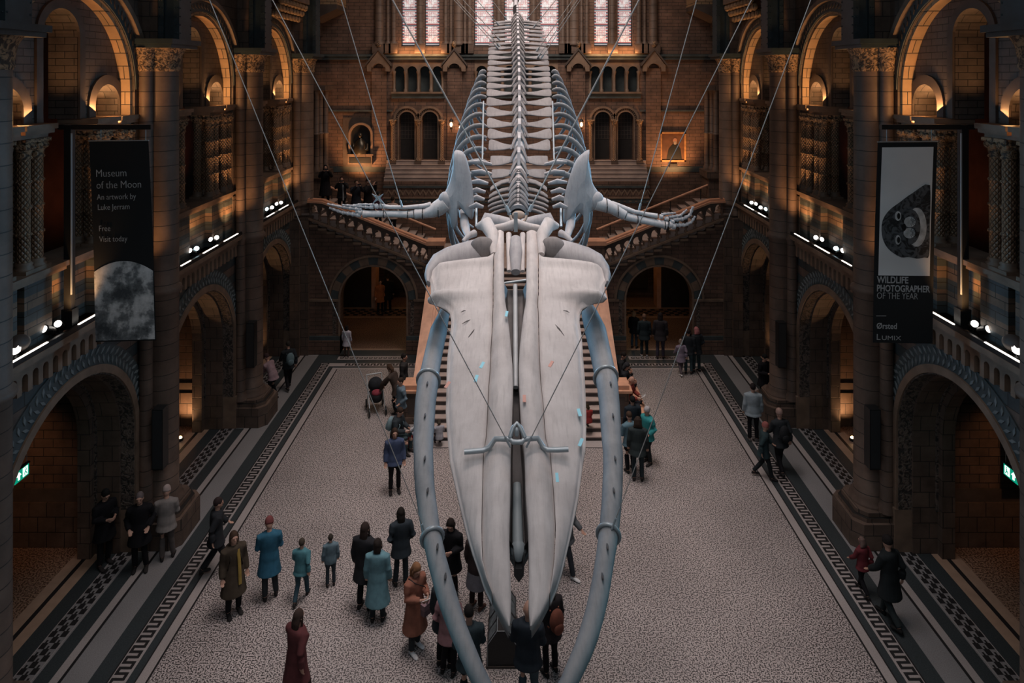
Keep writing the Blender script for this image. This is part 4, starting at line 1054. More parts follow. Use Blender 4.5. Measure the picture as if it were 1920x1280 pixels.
# ------------------------------------------------------------------ spine
SY = [(0, 21.0), (36, 19.4), (92, 17.5), (135, 16.5), (170, 15.7), (205, 14.9), (247, 14.0), (292, 13.2), (316, 12.8), (352, 12.1), (386, 11.55), (410, 11.2)]
def spy(py): return interp(py, [a for a, b_ in SY], [b_ for a, b_ in SY])
def spx(py): return interp(py, [0, 36, 150, 250, 330, 400], [968, 970, 973, 974.5, 972.5, 971])
def SP(py): return P(spx(py), py, spy(py))
VP = [36, 41, 47, 54, 61, 69, 77, 85, 94, 104, 114, 125, 135, 145, 157, 170, 187, 206, 227, 247.5, 269, 293, 317, 336, 352, 364, 374, 382, 390]
HW = [44, 44, 48, 50, 52, 54, 55, 56, 57, 57, 58, 59, 60, 60.5, 61, 61.5, 62, 62.5, 62, 61, 58.5, 54.5, 51.5, 53, 55, 57, 57, 55, 52]
tail = [(-8, 22.0, 30), (-30, 23.0, 24), (-60, 24.0, 16)]
for i, py in enumerate(VP):
    c = SP(py); nx_ = SP(VP[max(i - 1, 0)]) if i else SP(30); pv = SP(VP[i + 1]) if i < len(VP) - 1 else SP(398)
    t = (nx_ - pv).normalized(); t = Vector((0, t.y, t.z)).normalized(); n = Vector((0, -t.z, t.y))
    sp_ = (nx_ - pv).length / 2; hw = mmpx(HW[i], c.y)
    A_ = lambda x, a, b_: c + Vector((x, 0, 0)) + t * a + n * b_
    m = MB()
    m.lathe((0, 0, 0), [(.12, -.42 * sp_), (.14, -.38 * sp_), (.11, 0), (.14, .38 * sp_), (.12, .42 * sp_)], 14)
    m.v = [tuple(A_(v[0], v[2], v[1] - .16)) for v in m.v]
    front = py > 325
    for s in (-1, 1):                                              # transverse processes: broad paddles swept back
        ks = [(.06, .34, -.12, .035), (.14, .30, -.10, .035), (.30, .26, -.10, .03), (.55, .46, -.06, .028), (.80, .72, .06, .026), (.94, .80, .12, .024), (1.0, .56, .14, .016)]
        if 280 < py <= 325: ks = [(.06, .40, -.1, .04), (.22, .36, -.08, .035), (.36, .44, -.1, .03), (.6, .62, -.1, .03), (.95, .66, -.06, .028), (1.0, .60, -.05, .018)]
        if front: ks = [(.06, .40, .05, .045), (.3, .34, .10, .04), (.6, .34, .0, .035), (.85, .40, -.22, .035), (1.0, .34, -.42, .02)]
        if py < 90: ks = [(.06, .30, -.1, .03), (.3, .30, -.08, .03), (.5, .50, -.04, .028), (.9, .62, -.0, .026), (1.0, .4, 0, .014)]
        rings = []
        for u, ch, sw, th in ks:
            x = s * hw * u; k = ch * sp_ * .62
            ctr = A_(x, sw * sp_ * 1.4 + .10, -.10 - .05 * u * u)
            rings.append([ctr + t * (k * cos(a)) + n * (th * sin(a)) for a in [2 * pi * j / 12 for j in range(12)]])
        m.loft(rings if s < 0 else [r[::-1] for r in rings])
        # zygapophysis strips, the chevrons either side of the ridge
        m.tube([A_(s * .03, .25 * sp_, .16), A_(s * .10, -.15 * sp_, .12), A_(s * .17, -.55 * sp_, .02)], [(.02, .045), (.022, .05), (.018, .03)], 8, up=tuple(t))
    k0 = len(m.f)
    if py < 325:                                                   # tall neural spine leaning back
        h = interp(py, [30, 100, 250, 325], [.34, .46, .42, .30]); w_ = .028
        pr = [(-.30, -.02), (.36, -.02), (.66 + .5 * h, h * .7), (.55 + .5 * h, h), (.10 + .4 * h, h), (-.12, h * .4)]
        m.add([tuple(A_(-w_, a * sp_, b_)) for a, b_ in pr] + [tuple(A_(w_, a * sp_, b_)) for a, b_ in pr],
              [(5, 4, 3, 2, 1, 0), (6, 7, 8, 9, 10, 11)] + [(k, (k + 1) % 6, 6 + (k + 1) % 6, 6 + k) for k in range(6)])
    if py > 240:                                                   # roof-tile neural arch
        wd = interp(py, [240, 330, 390], [.09, .155, .17])
        rr = []
        for a, sc in ((-.62, 1.05), (-.5, 1.08), (.45, .86)):
            rr.append([A_(wd * sc * cos(b_), a * sp_, -.08 + .19 * sc * sin(b_)) for b_ in [pi * j / 10 for j in range(11)]] + [A_(wd * sc * .8 * cos(b_), a * sp_, -.11 + .15 * sc * sin(b_)) for b_ in [pi - pi * j / 10 for j in range(11)]])
        m.loft([r[::-1] for r in rr])
    for q in range(k0, len(m.f)): m.m[q] = 1
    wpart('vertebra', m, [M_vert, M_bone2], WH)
for py, Y, hpx in tail:
    c = P(967, py, Y); m = MB(); m.lathe(tuple(c), [(.10, -.2), (.14, 0), (.10, .2)], 12); m.box(c.x - .03, c.x + .03, c.y - .3, c.y + .1, c.z, c.z + .5)
    for s in (-1, 1): m.tube([c, c + Vector((s * mmpx(hpx, Y), .1, 0))], [(.1, .03), (.14, .02)], 8)
    wpart('vertebra', m, [M_bone2], WH)
m = MB(); c = P(972, 404, 10.95)
m.tube([c + Vector((.13 * cos(a), -.05 * sin(a), -.11 * sin(a))) for a in [pi * j / 12 for j in range(13)]], [(.022, .05)] * 13, 8, up=(0, -1, .3))
m.ell(c + Vector((0, .05, .0)), (.11, .05, .07), 14, 8)
wpart('atlas_bone', m, [plain('atlas_tan', (.40, .31, .25), .7, noise=.15)], WH)
# tail bones standing up behind the first vertebra
m = MB(); m.tube([P(967, 20, 19.9), P(967, 4, 20.4), P(967, -20, 21)], [(.09, .2), (.07, .16), (.06, .12)], 10); wpart('chevron_bone', m, [M_bone2], WH)
# ------------------------------------------------------------------ ribs
RB = [(127, 76), (136, 84), (148, 92), (160, 99), (173, 105), (188, 112), (206, 119), (227, 125), (248, 131), (270, 134), (293, 134), (316, 130)]
for i, (py, wpx) in enumerate(RB):
    for s in (-1, 1):
        Y = spy(py); c = P(spx(py) + (0 if s < 0 else 1), py, Y); x0 = mmpx(63, Y); Wd = mmpx(wpx, Y)
        D = interp(i, [0, 4, 9, 11], [.55, .85, 1.0, .95]); pts = []; rad = []
        for k in range(19):
            th = -.12 + (pi * .86 + .12) * k / 18
            x = x0 + (Wd - x0) * sin(max(th, 0)) if th < pi / 2 else Wd * (.45 + .55 * sin(th))
            z = c.z - .12 + .10 * sin(min(max(th, 0), pi / 2) * 2) - D * (1 - cos(th)) * (1.0 if th < pi / 2 else 1.05)
            y = Y + .10 + .20 * (1 - cos(th)) - .12 * sin(max(th, 0))
            pts.append(Vector((s * x, y, z)) + Vector((c.x, 0, 0)))
            rad.append((interp(k, [0, 2, 6, 14, 18], [.035, .06, .055, .045, .02]), .032))
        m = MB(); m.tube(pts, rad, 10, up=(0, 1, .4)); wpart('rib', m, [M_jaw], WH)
for py, xi, xo, dy in ((336, 905, 880, 6), (352, 900, 878, 8), (366, 898, 880, 8), (380, 896, 880, 9), (300, 912, 880, 4), (318, 912, 884, 4)):   # short neck ribs
    for s in (-1, 1):
        Y = spy(py); f = lambda x: x if s < 0 else 1943 - x
        m = MB(); m.tube([P(f(xi + 10), py + 8, Y), P(f((xi + xo) / 2 + 5), py + 4, Y - .03), P(f(xo), py + dy, Y)], [(.03, .03), (.06, .025), (.03, .02)], 8, up=(0, 1, .4)); wpart('rib', m, [M_bone2], WH)
for s in (-1, 1):
    x = 906.5 if s < 0 else 1036
    m = MB(); m.tube([P(x, 190, 15.3), P(x + (-2 if s < 0 else 3), 300, 13.2)], .018, 6); wpart('support_rod', m, [M_steel], WH)
    m = MB(); x = 893 if s < 0 else 1052
    m.tube([P(x, 385, 11.8), P(x, 425, 11.4)], .02, 6); wpart('support_rod', m, [M_steel], WH)
# ------------------------------------------------------------------ scapulae
def pillow(poly, Y, back=.07, bulge=.10, tilt=0):
    cx = sum(p[0] for p in poly) / len(poly); cy = sum(p[1] for p in poly) / len(poly)
    def ring(k, dy): return [P(lerp(cx, x, k), lerp(cy, y, k), Y + dy + tilt * (x - cx) / 40) for x, y in poly]
    m = MB(); m.loft([ring(.97, back), ring(1.0, back * .4), ring(.985, -bulge * .2), ring(.9, -bulge * .55), ring(.7, -bulge * .8), ring(.35, -bulge)]); return m
def bez(poly, n=4):
    out = []
    L = len(poly)
    for i in range(L):
        p0, p1, p2, p3 = poly[i - 1], poly[i], poly[(i + 1) % L], poly[(i + 2) % L]
        for k in range(n):
            t = k / n
            out.append(tuple(.5 * ((2 * p1[j]) + (-p0[j] + p2[j]) * t + (2 * p0[j] - 5 * p1[j] + 4 * p2[j] - p3[j]) * t * t + (-p0[j] + 3 * p1[j] - 3 * p2[j] + p3[j]) * t ** 3) for j in (0, 1)))
    return out
SL = [(851, 285), (862, 282), (872, 290), (880, 315), (886, 350), (889, 385), (886, 411), (874, 402), (864, 391), (857, 396), (858, 420), (853, 430), (846, 424), (842, 405), (836, 396), (826, 386), (824, 372), (834, 360), (843, 340), (849, 312)]
SR = [(1105, 281), (1094, 286), (1080, 300), (1070, 325), (1060, 360), (1056, 395), (1058, 420), (1070, 408), (1080, 400), (1092, 402), (1095, 418), (1094, 437), (1100, 432), (1106, 412), (1108, 398), (1122, 390), (1128, 374), (1122, 360), (1112, 345), (1106, 320), (1104, 298)]
for poly, s in ((SL, -1), (SR, 1)):
    m = pillow(bez(poly if s < 0 else poly[::-1], 3), 11.75, .05, .10, 0)
    m.ell(P(835 if s < 0 else 1119, 375, 11.72), (.12, .09, .15), 16, 10)
    wpart('scapula', m, [M_bone2], WH)
    m = MB(); x = 868 if s < 0 else 1073
    m.tube([P(x, 395, 11.9), P(x + s * -4, 425, 11.6), P(x + s * -10, 445, 11.3)], [(.07, .05), (.08, .05), (.05, .04)], 10); wpart('hyoid_bone', m, [M_bone2], WH)
# ------------------------------------------------------------------ flippers
def bone(pts, rad, name, par, mat=M_bone, Y=11.75, seg=12):
    m = MB(); m.tube([P(x, y, Y + (dy[0] if dy else 0)) for x, y, *dy in pts], [mmpx(r, Y) for r in rad], seg); return wpart(name, m, [mat], par)
def digit(path, r, par, n, Y=11.75):
    """phalanges strung along a bent path, pale knuckle discs between them"""
    pts = [P(x, y, Y) for x, y in path]; L = [0]
    for a, b_ in zip(pts, pts[1:]): L.append(L[-1] + (b_ - a).length)
    def at(d):
        for i in range(len(pts) - 1):
            if d <= L[i + 1] or i == len(pts) - 2: return pts[i].lerp(pts[i + 1], (d - L[i]) / (L[i + 1] - L[i]))
    for k in range(n):
        a, b_ = L[-1] * k / n, L[-1] * (k + .86) / n; q = mmpx(r, Y) * (1 - .5 * k / n)
        c = [at(lerp(a, b_, u)) for u in (0, .12, .5, .88, 1)]
        m = MB(); m.tube(c, [q * .8, q * 1.05, q * .72, q * 1.05, q * .8], 8); wpart('phalanx', m, [M_bone2], par)
        if k < n - 1:
            c = [at(lerp(a, b_, u)) for u in (1.0, 1.16)]
            m = MB(); m.tube(c, q * 1.12, 8); wpart('knuckle_disc', m, [M_bone], par)
FL = WH
# left
bone([(836, 380), (822, 390), (808, 397), (796, 400), (778, 401)], [15, 15, 12, 9.5, 10], 'humerus', FL)
bone([(776, 401), (768, 402), (730, 401), (690, 401), (681, 401)], [7.5, 7, 6, 6.5, 7.5], 'radius', FL)
bone([(808, 384), (796, 386), (760, 389), (730, 388), (712, 386)], [6, 4.5, 3.8, 3.8, 5], 'ulna', FL)
for x, y, r in ((676, 398, 5), (673, 403, 4.5), (706, 387, 4.5), (697, 388, 4), (670, 396, 3.5)): bone([(x - 3, y), (x + 3, y)], [r, r], 'carpal', FL, seg=8)
digit([(670, 403), (640, 398), (616, 389)], 4.2, FL, 6); digit([(678, 393), (640, 388), (612, 382)], 3.8, FL, 6); digit([(696, 389), (665, 386), (640, 384)], 3.2, FL, 5); digit([(708, 384), (680, 383), (660, 384)], 2.5, FL, 4)
# right
bone([(1118, 380), (1136, 385), (1150, 391), (1164, 399), (1171, 403)], [14, 13, 11, 10.5, 10], 'humerus', FL)
bone([(1173, 405), (1182, 408), (1215, 415), (1240, 420), (1250, 422)], [8, 7.5, 6.5, 7, 8.5], 'radius', FL)
bone([(1146, 382), (1165, 388), (1190, 397), (1215, 402), (1232, 405)], [6, 5, 4, 4, 5], 'ulna', FL)
for x, y, r in ((1258, 421, 6.5), (1263, 424, 6), (1261, 415, 5), (1240, 406, 4.5), (1250, 410, 4.5)): bone([(x - 3, y), (x + 3, y)], [r, r], 'carpal', FL, seg=8)
digit([(1267, 422), (1285, 422), (1297, 416), (1304, 404)], 4.0, FL, 6); digit([(1262, 412), (1281, 410), (1294, 403), (1300, 386)], 4.4, FL, 6); digit([(1254, 407), (1276, 404), (1289, 392)], 3.4, FL, 5); digit([(1240, 402), (1256, 400), (1268, 399)], 2.8, FL, 4)
for x, y, r in ((823, 392, 15), (793, 400, 10.5), (765, 402, 8), (720, 401, 7.5), (1137, 385, 13.5), (1158, 395, 11.5), (1195, 410, 8), (1246, 421, 9)):
    c = P(x, y, 11.75); q = mmpx(r, 11.75); m = MB(); m.tube([c + Vector((0, q * cos(a), q * sin(a))) for a in [2 * pi * j / 20 for j in range(21)]], .008, 5); wpart('binding_wire', m, [M_black], FL)
m = MB(); m.prism([(-.1, -.1), (-.03, 0), (-.1, .08), (0, .03), (.1, .08), (.04, 0), (.12, -.1), (0, -.03)], 'y', 0, .03); m.v = [tuple(Vector(v) + P(708, 372, 11.7)) for v in m.v]; wpart('cable_clamp', m, [M_steel], FL)
# ------------------------------------------------------------------ suspension cables
def cable(a, b_, Y, label, r=.9, Yt=None):
    Yt = Yt or Y; p, q = P(a[0], a[1], Y), P(b_[0], b_[1], Yt); d = q - p; q = q + d * ((17.0 - q.z) / d.z)
    o = thing('suspension_cable', label, 'cable', p); rr = mmpx(r, Y)
    m = MB(); m.tube([Vector((0, 0, 0)), q - p], rr, 6); m.build('steel_cable', [M_wire], o)
    m = MB(); dd = (q - p).normalized(); m.tube([dd * .0, dd * .12], rr * 2.2, 8); m.build('end_clamp', [M_steel], o)
cable((800, 1003), (393, 0), 6.85, 'long thin cable from the upper left down to the lower band of the left jawbone')
cable((1147, 992), (1520, 0), 6.85, 'long thin cable from the upper right down to the lower band of the right jawbone')
cable((957, 838), (511, 0), 6.98, 'cable crossing the left plate of the skull down to the steel yoke', 1.0)
cable((987, 838), (1409, 0), 6.98, 'cable crossing the right plate of the skull down to the steel yoke', 1.0)
cable((955, 398), (736, 0), 11.2, 'thick cable crossing the left ribs to the back of the skull', 1.6)
cable((992, 396), (1198, 0), 11.2, 'thick cable crossing the right ribs to the back of the skull', 1.6)
cable((754, 388), (640, 0), 11.7, 'thin cable holding up the left flipper', .9)
cable((1198, 394), (1306, 0), 11.7, 'thin cable holding up the right flipper', .9)
for i, (a, b_, Y, q) in enumerate((((935, 92), (851, 0), 17.8, 'outermost'), ((938, 88), (856, 0), 17.9, 'second outermost'), ((938, 76), (868, 0), 18.2, 'third'), ((936, 48), (894, 0), 18.9, 'fourth'), ((950, 37), (922, 0), 19.3, 'innermost'))):
    cable(a, b_, Y, '%s of the short cables left of the upper tail vertebrae' % q, .8)
for i, (a, b_, Y, q) in enumerate((((1014, 110), (1088, 0), 17.2, 'outermost'), ((1008, 108), (1083, 0), 17.3, 'second outermost'), ((1006, 96), (1074, 0), 17.6, 'third'), ((1000, 52), (1042, 0), 18.8, 'fourth'), ((988, 36), (1017, 0), 19.3, 'innermost'))):
    cable(a, b_, Y, '%s of the short cables right of the upper tail vertebrae' % q, .8)
# ================================================================== people
def remesh_obj(m, vox, name, mats, smooth=2):
    me = m.mesh(name + '_raw', mats); o = bpy.data.objects.new(name + '_tmp', me); COL.objects.link(o)
    r = o.modifiers.new('r', 'REMESH'); r.mode = 'VOXEL'; r.voxel_size = vox; r.use_smooth_shade = True
    if smooth: s_ = o.modifiers.new('s', 'SMOOTH'); s_.iterations = smooth; s_.factor = .5
    dg = bpy.context.evaluated_depsgraph_get(); ev = o.evaluated_get(dg); me2 = bpy.data.meshes.new_from_object(ev)
    me2.name = name; bpy.data.objects.remove(o); bpy.data.meshes.remove(me); return me2
# joint sets for a 1.72 m figure facing -Y ; arms: elbow, wrist ; legs: knee, ankle  (left = +X)
POSE = {
 'stand': dict(hip=.92, lean=0, arms=[((.235, .02, 1.12), (.25, -.07, .87)), ((-.235, .02, 1.12), (-.25, -.06, .87))], legs=[((.10, -.02, .49), (.105, .02, .08)), ((-.10, -.02, .49), (-.11, .0, .08))], nod=.0),
 'pocket': dict(hip=.92, lean=0, arms=[((.27, .07, 1.13), (.19, -.10, .98)), ((-.27, .07, 1.13), (-.19, -.10, .98))], legs=[((.09, -.03, .49), (.13, .0, .08)), ((-.10, -.0, .49), (-.10, .04, .08))], nod=.1),
 'read': dict(hip=.92, lean=.0, arms=[((.24, -.02, 1.13), (.09, -.27, 1.17)), ((-.24, -.02, 1.13), (-.09, -.27, 1.15))], legs=[((.09, -.03, .49), (.09, .03, .08)), ((-.10, -.02, .49), (-.14, -.06, .08))], nod=.5),
 'photo': dict(hip=.92, lean=.0, arms=[((.25, -.16, 1.26), (.07, -.33, 1.52)), ((-.25, -.16, 1.26), (-.07, -.33, 1.52))], legs=[((.10, -.02, .49), (.12, .02, .08)), ((-.10, -.02, .49), (-.11, .0, .08))], nod=-.1),
 'walk': dict(hip=.90, lean=.04, arms=[((.23, -.10, 1.13), (.22, -.28, .98)), ((-.23, .12, 1.13), (-.24, .10, .88))], legs=[((.09, .02, .48), (.10, .28, .13)), ((-.10, -.14, .50), (-.10, -.22, .08))], nod=.15),
 'bend': dict(hip=.88, lean=.42, arms=[((.20, -.48, 1.02), (.14, -.56, .78)), ((-.20, -.48, 1.02), (-.14, -.60, .80))], legs=[((.10, -.10, .47), (.11, .02, .08)), ((-.10, -.10, .47), (-.12, .08, .08))], nod=.6),
 'sit': dict(hip=.50, lean=.16, arms=[((.24, -.15, .72), (.09, -.38, .70)), ((-.24, -.15, .72), (-.09, -.38, .68))], legs=[((.12, -.44, .50), (.12, -.42, .08)), ((-.12, -.44, .50), (-.13, -.38, .08))], nod=.55),
}
def joints(pn):
    p = POSE[pn]; h = p['hip']; L = p['lean']
    def up(d, y=0): return Vector((0, y * cos(L) - d * sin(L), h + d * cos(L) + y * sin(L)))
    J_ = dict(p=p, pel=Vector((0, 0, h)), up=up)
    J_['neck'] = up(.52); J_['sh'] = [up(.47) + Vector((s * .175, 0, 0)) for s in (1, -1)]
    J_['head'] = up(.52) + Vector((0, -.10 * sin(L) - .02 - .05 * max(0, p['nod']), .17 * cos(L * .4)))
    return J_
def oval(c, a, b_, n=18, T=None, U=None):
    U = U or Vector((0, 1, 0)); return [c + Vector((a * cos(2 * pi * j / n), 0, 0)) + U * (b_ * sin(2 * pi * j / n)) for j in range(n)]
def body_mesh(pn):
    j = joints(pn); p = j['p']; up = j['up']; m = MB(); U = Vector((0, cos(p['lean']), sin(p['lean'])))
    m.loft([oval(up(d, y), a, b_, 18, None, U) for d, a, b_, y in ((-.10, .12, .09, 0), (-.03, .165, .115, 0), (.05, .16, .11, 0), (.15, .135, .095, 0), (.28, .15, .105, 0), (.40, .165, .11, 0), (.47, .155, .09, 0), (.51, .09, .065, 0), (.53, .055, .055, -.005))])
    hd = j['head']; m.tube([up(.48), up(.54, -.01), hd + Vector((0, .01, -.06))], [.06, .055, .055], 14)
    R = Matrix.Rotation(p['nod'], 3, 'X'); q = lambda x, y, z: hd + R @ Vector((x, y, z))
    m.ell(tuple(hd), (.076, .095, .115), 20, 14, rot=R); m.ell(tuple(q(0, -.035, -.06)), (.052, .055, .055), 14, 8, rot=R)
    m.ell(tuple(q(0, -.10, -.015)), (.014, .018, .024), 8, 6, rot=R); m.ell(tuple(q(0, -.085, .03)), (.055, .016, .012), 10, 5, rot=R)
    m.ell(tuple(q(0, -.088, -.062)), (.024, .012, .010), 8, 5, rot=R)
    for s in (1, -1): m.ell(tuple(q(s * .078, .005, -.01)), (.012, .022, .032), 8, 6, rot=R)
    for k in (0, 1):
        sg = 1 if k == 0 else -1; sh = j['sh'][k]; el, wr = [Vector(v) for v in p['arms'][k]]
        m.tube([sh + Vector((-sg * .03, 0, -.01)), sh + Vector((sg * .01, 0, -.03)), sh.lerp(el, .5), el, el.lerp(wr, .35), wr], [.06, .058, .047, .040, .042, .027], 14)
        d = (wr - el).normalized(); side = Vector((sg, 0, 0)); side = (side - d * side.dot(d)).normalized()
        if pn in ('read', 'photo', 'sit', 'bend'): side = Vector((0, 0, 1)); side = (side - d * side.dot(d)).normalized()
        nrm = d.cross(side)
        m.tube([wr, wr + d * .045, wr + d * .085], [(.030, .018), (.042, .020), (.040, .017)], 12, up=tuple(nrm))
        curl = nrm * (-1 if nrm.dot(Vector((-sg, -.2, 0))) < 0 else 1)
        for f, (off, ln) in enumerate(((-.030, .068), (-.010, .078), (.011, .072), (.031, .056))):
            b0 = wr + d * .078 + side * off; b1 = b0 + d * ln * .5 + curl * .008; b2 = b1 + d * ln * .35 + curl * .022
            m.tube([b0, b1, b2], [.0095, .009, .0075], 8)
        t0 = wr + d * .03 - side * .032; m.tube([t0, t0 + d * .03 - side * .022, t0 + d * .055 - side * .026 + curl * .014], [.013, .011, .009], 8)
    for k in (0, 1):
        sg = 1 if k == 0 else -1; kn, an = [Vector(v) for v in p['legs'][k]]; hp = j['pel'] + Vector((sg * .085, 0, -.03))
        m.tube([hp, hp.lerp(kn, .5), kn, kn.lerp(an, .3), an], [.088, .075, .054, .055, .036], 16)
        m.tube([an + Vector((0, .035, -.04)), an + Vector((0, -.04, -.045)), an + Vector((sg * .01, -.14, -.055))], [(.036, .034), (.040, .03), (.034, .02)], 12)
    return m
def jacket_mesh(pn, L, puff=0):
    """L: hem below the hip (m); a garment shell following torso and sleeves"""
    j = joints(pn); p = j['p']; up = j['up']; m = MB(); U = Vector((0, cos(p['lean']), sin(p['lean'])))
    e = .024 + puff
    rg = [(.535, .085, .085), (.505, .15, .105), (.47, .182, .115), (.42, .187, .122), (.30, .172, .122), (.16, .155, .112), (.05, .178, .130), (-.05, .185, .135)]
    if L > .1 and pn != 'sit': rg += [(-L * .6, .19 + .05 * min(L, .5), .145 + .06 * min(L, .5)), (-L, .20 + .10 * min(L, .5), .155 + .12 * min(L, .5))]
    elif pn == 'sit': rg += [(-.09, .18, .13)]
    else: rg += [(-.12, .18, .13)]
    rings = []
    for d, a, b_ in rg:
        if d < -.02: c = up(-.02) + Vector((0, 0, d + .02)); rings.append(oval(c, a + e, b_ + e))
        else: rings.append(oval(up(d), a + e, b_ + e, 18, None, U))
    if puff > .02:
        for i in range(1, len(rings) - 1):
            pass
    m.loft(rings[::-1])
    for k in (0, 1):
        sg = 1 if k == 0 else -1; sh = j['sh'][k]; el, wr = [Vector(v) for v in p['arms'][k]]
        r = [.075, .078, .064, .056, .056, .045]
        m.tube([sh + Vector((-sg * .05, 0, -.02)), sh + Vector((sg * .01, 0, -.03)), sh.lerp(el, .5), el, el.lerp(wr, .4), el.lerp(wr, .95)], [x + e * .5 for x in r], 14)
    # collar
    m.tube([up(.49), up(.545, .0)], [.085, .075], 14)
    return m
def trouser_mesh(pn):
    j = joints(pn); p = j['p']; m = MB()
    m.tube([j['pel'] + Vector((0, 0, .06)), j['pel'] + Vector((0, 0, -.08))], [(.165, .12), (.175, .125)], 18, up=(0, 1, 0))
    for k in (0, 1):
        sg = 1 if k == 0 else -1; kn, an = [Vector(v) for v in p['legs'][k]]; hp = j['pel'] + Vector((sg * .088, 0, -.04))
        m.tube([hp, hp.lerp(kn, .5), kn, kn.lerp(an, .4), an + Vector((0, 0, .02))], [.102, .088, .068, .066, .056], 16)
    return m
def shoe_mesh(pn, k):
    p = POSE[pn]; an = Vector(p['legs'][k][1]); sg = 1 if k == 0 else -1; m = MB(); z = an.z - .08
    rings = []
    for y, w_, h in ((.065, .022, .05), (.055, .036, .075), (.0, .042, .095), (-.06, .043, .07), (-.12, .047, .055), (-.165, .040, .045), (-.185, .018, .03)):
        c = an + Vector((sg * .012 * (-y / .18), y, 0)); c.z = z
        rings.append([c + Vector((w_ * cos(a), 0, .004 + h * (.5 + .5 * sin(a)))) for a in [2 * pi * i / 14 for i in range(14)]])
    m.loft(rings[::-1])
    return m
def hair_mesh(pn, kind):
    j = joints(pn); hd = j['head']; R = Matrix.Rotation(j['p']['nod'], 3, 'X'); m = MB()
    q = lambda x, y, z: hd + R @ Vector((x, y, z))
    if kind == 'hat':
        m.ell(tuple(q(0, .012, .045)), (.09, .108, .10), 18, 12, rot=R); m.lathe((0, 0, 0), [(.088, -.02), (.095, 0), (.094, .03), (.086, .04)], 18)
        m.v[-108:] = [tuple(q(v[0], v[1] * 1.15 + .01, v[2] + .012)) for v in m.v[-108:]]
        return m
    m.ell(tuple(q(0, .018, .03)), (.086, .103, .105), 18, 12, rot=R)
    if kind in ('long', 'bob'):
        L = .20 if kind == 'long' else .06
        m.tube([q(0, .04, .02), q(0, .07, -.08), q(0, .07, -.08) + Vector((0, .02, -L))], [(.085, .07), (.085, .05), (.07, .03)], 14, up=(0, 1, 0))
        for s in (1, -1): m.tube([q(s * .065, -.01, .05), q(s * .08, -.01, -.05), q(s * .075, -.02, -.05) + Vector((0, 0, -L))], [.028, .026, .02], 8)
    elif kind == 'hood':
        m.tube([q(0, .02, .06), q(0, .06, -.06), q(0, .06, -.14)], [(.105, .10), (.11, .08), (.13, .06)], 14, up=(0, 1, 0))
    return m
CACHE = {}
M_skin = plain('skin', (.46, .27, .20), .55, noise=.06)
M_eye = plain('eye_dark', (.015, .012, .01), .3)
CMAT = {}
def cm(c, ns=.18):
    k = tuple(round(x, 3) for x in c)
    if k not in CMAT: CMAT[k] = plain('cloth_%02d' % len(CMAT), c, .85, noise=ns, nscale=7, spec=.2)
    return CMAT[k]
def cached(key, fn, vox, nm, smooth=2):
    if key not in CACHE: CACHE[key] = remesh_obj(fn(), vox, nm, [M_skin], smooth)
    return CACHE[key]
def ppart(nm, me, mat, root):
    o = link(nm, me, root)
    o.material_slots[0].link = 'OBJECT'; o.material_slots[0].material = mat; return o
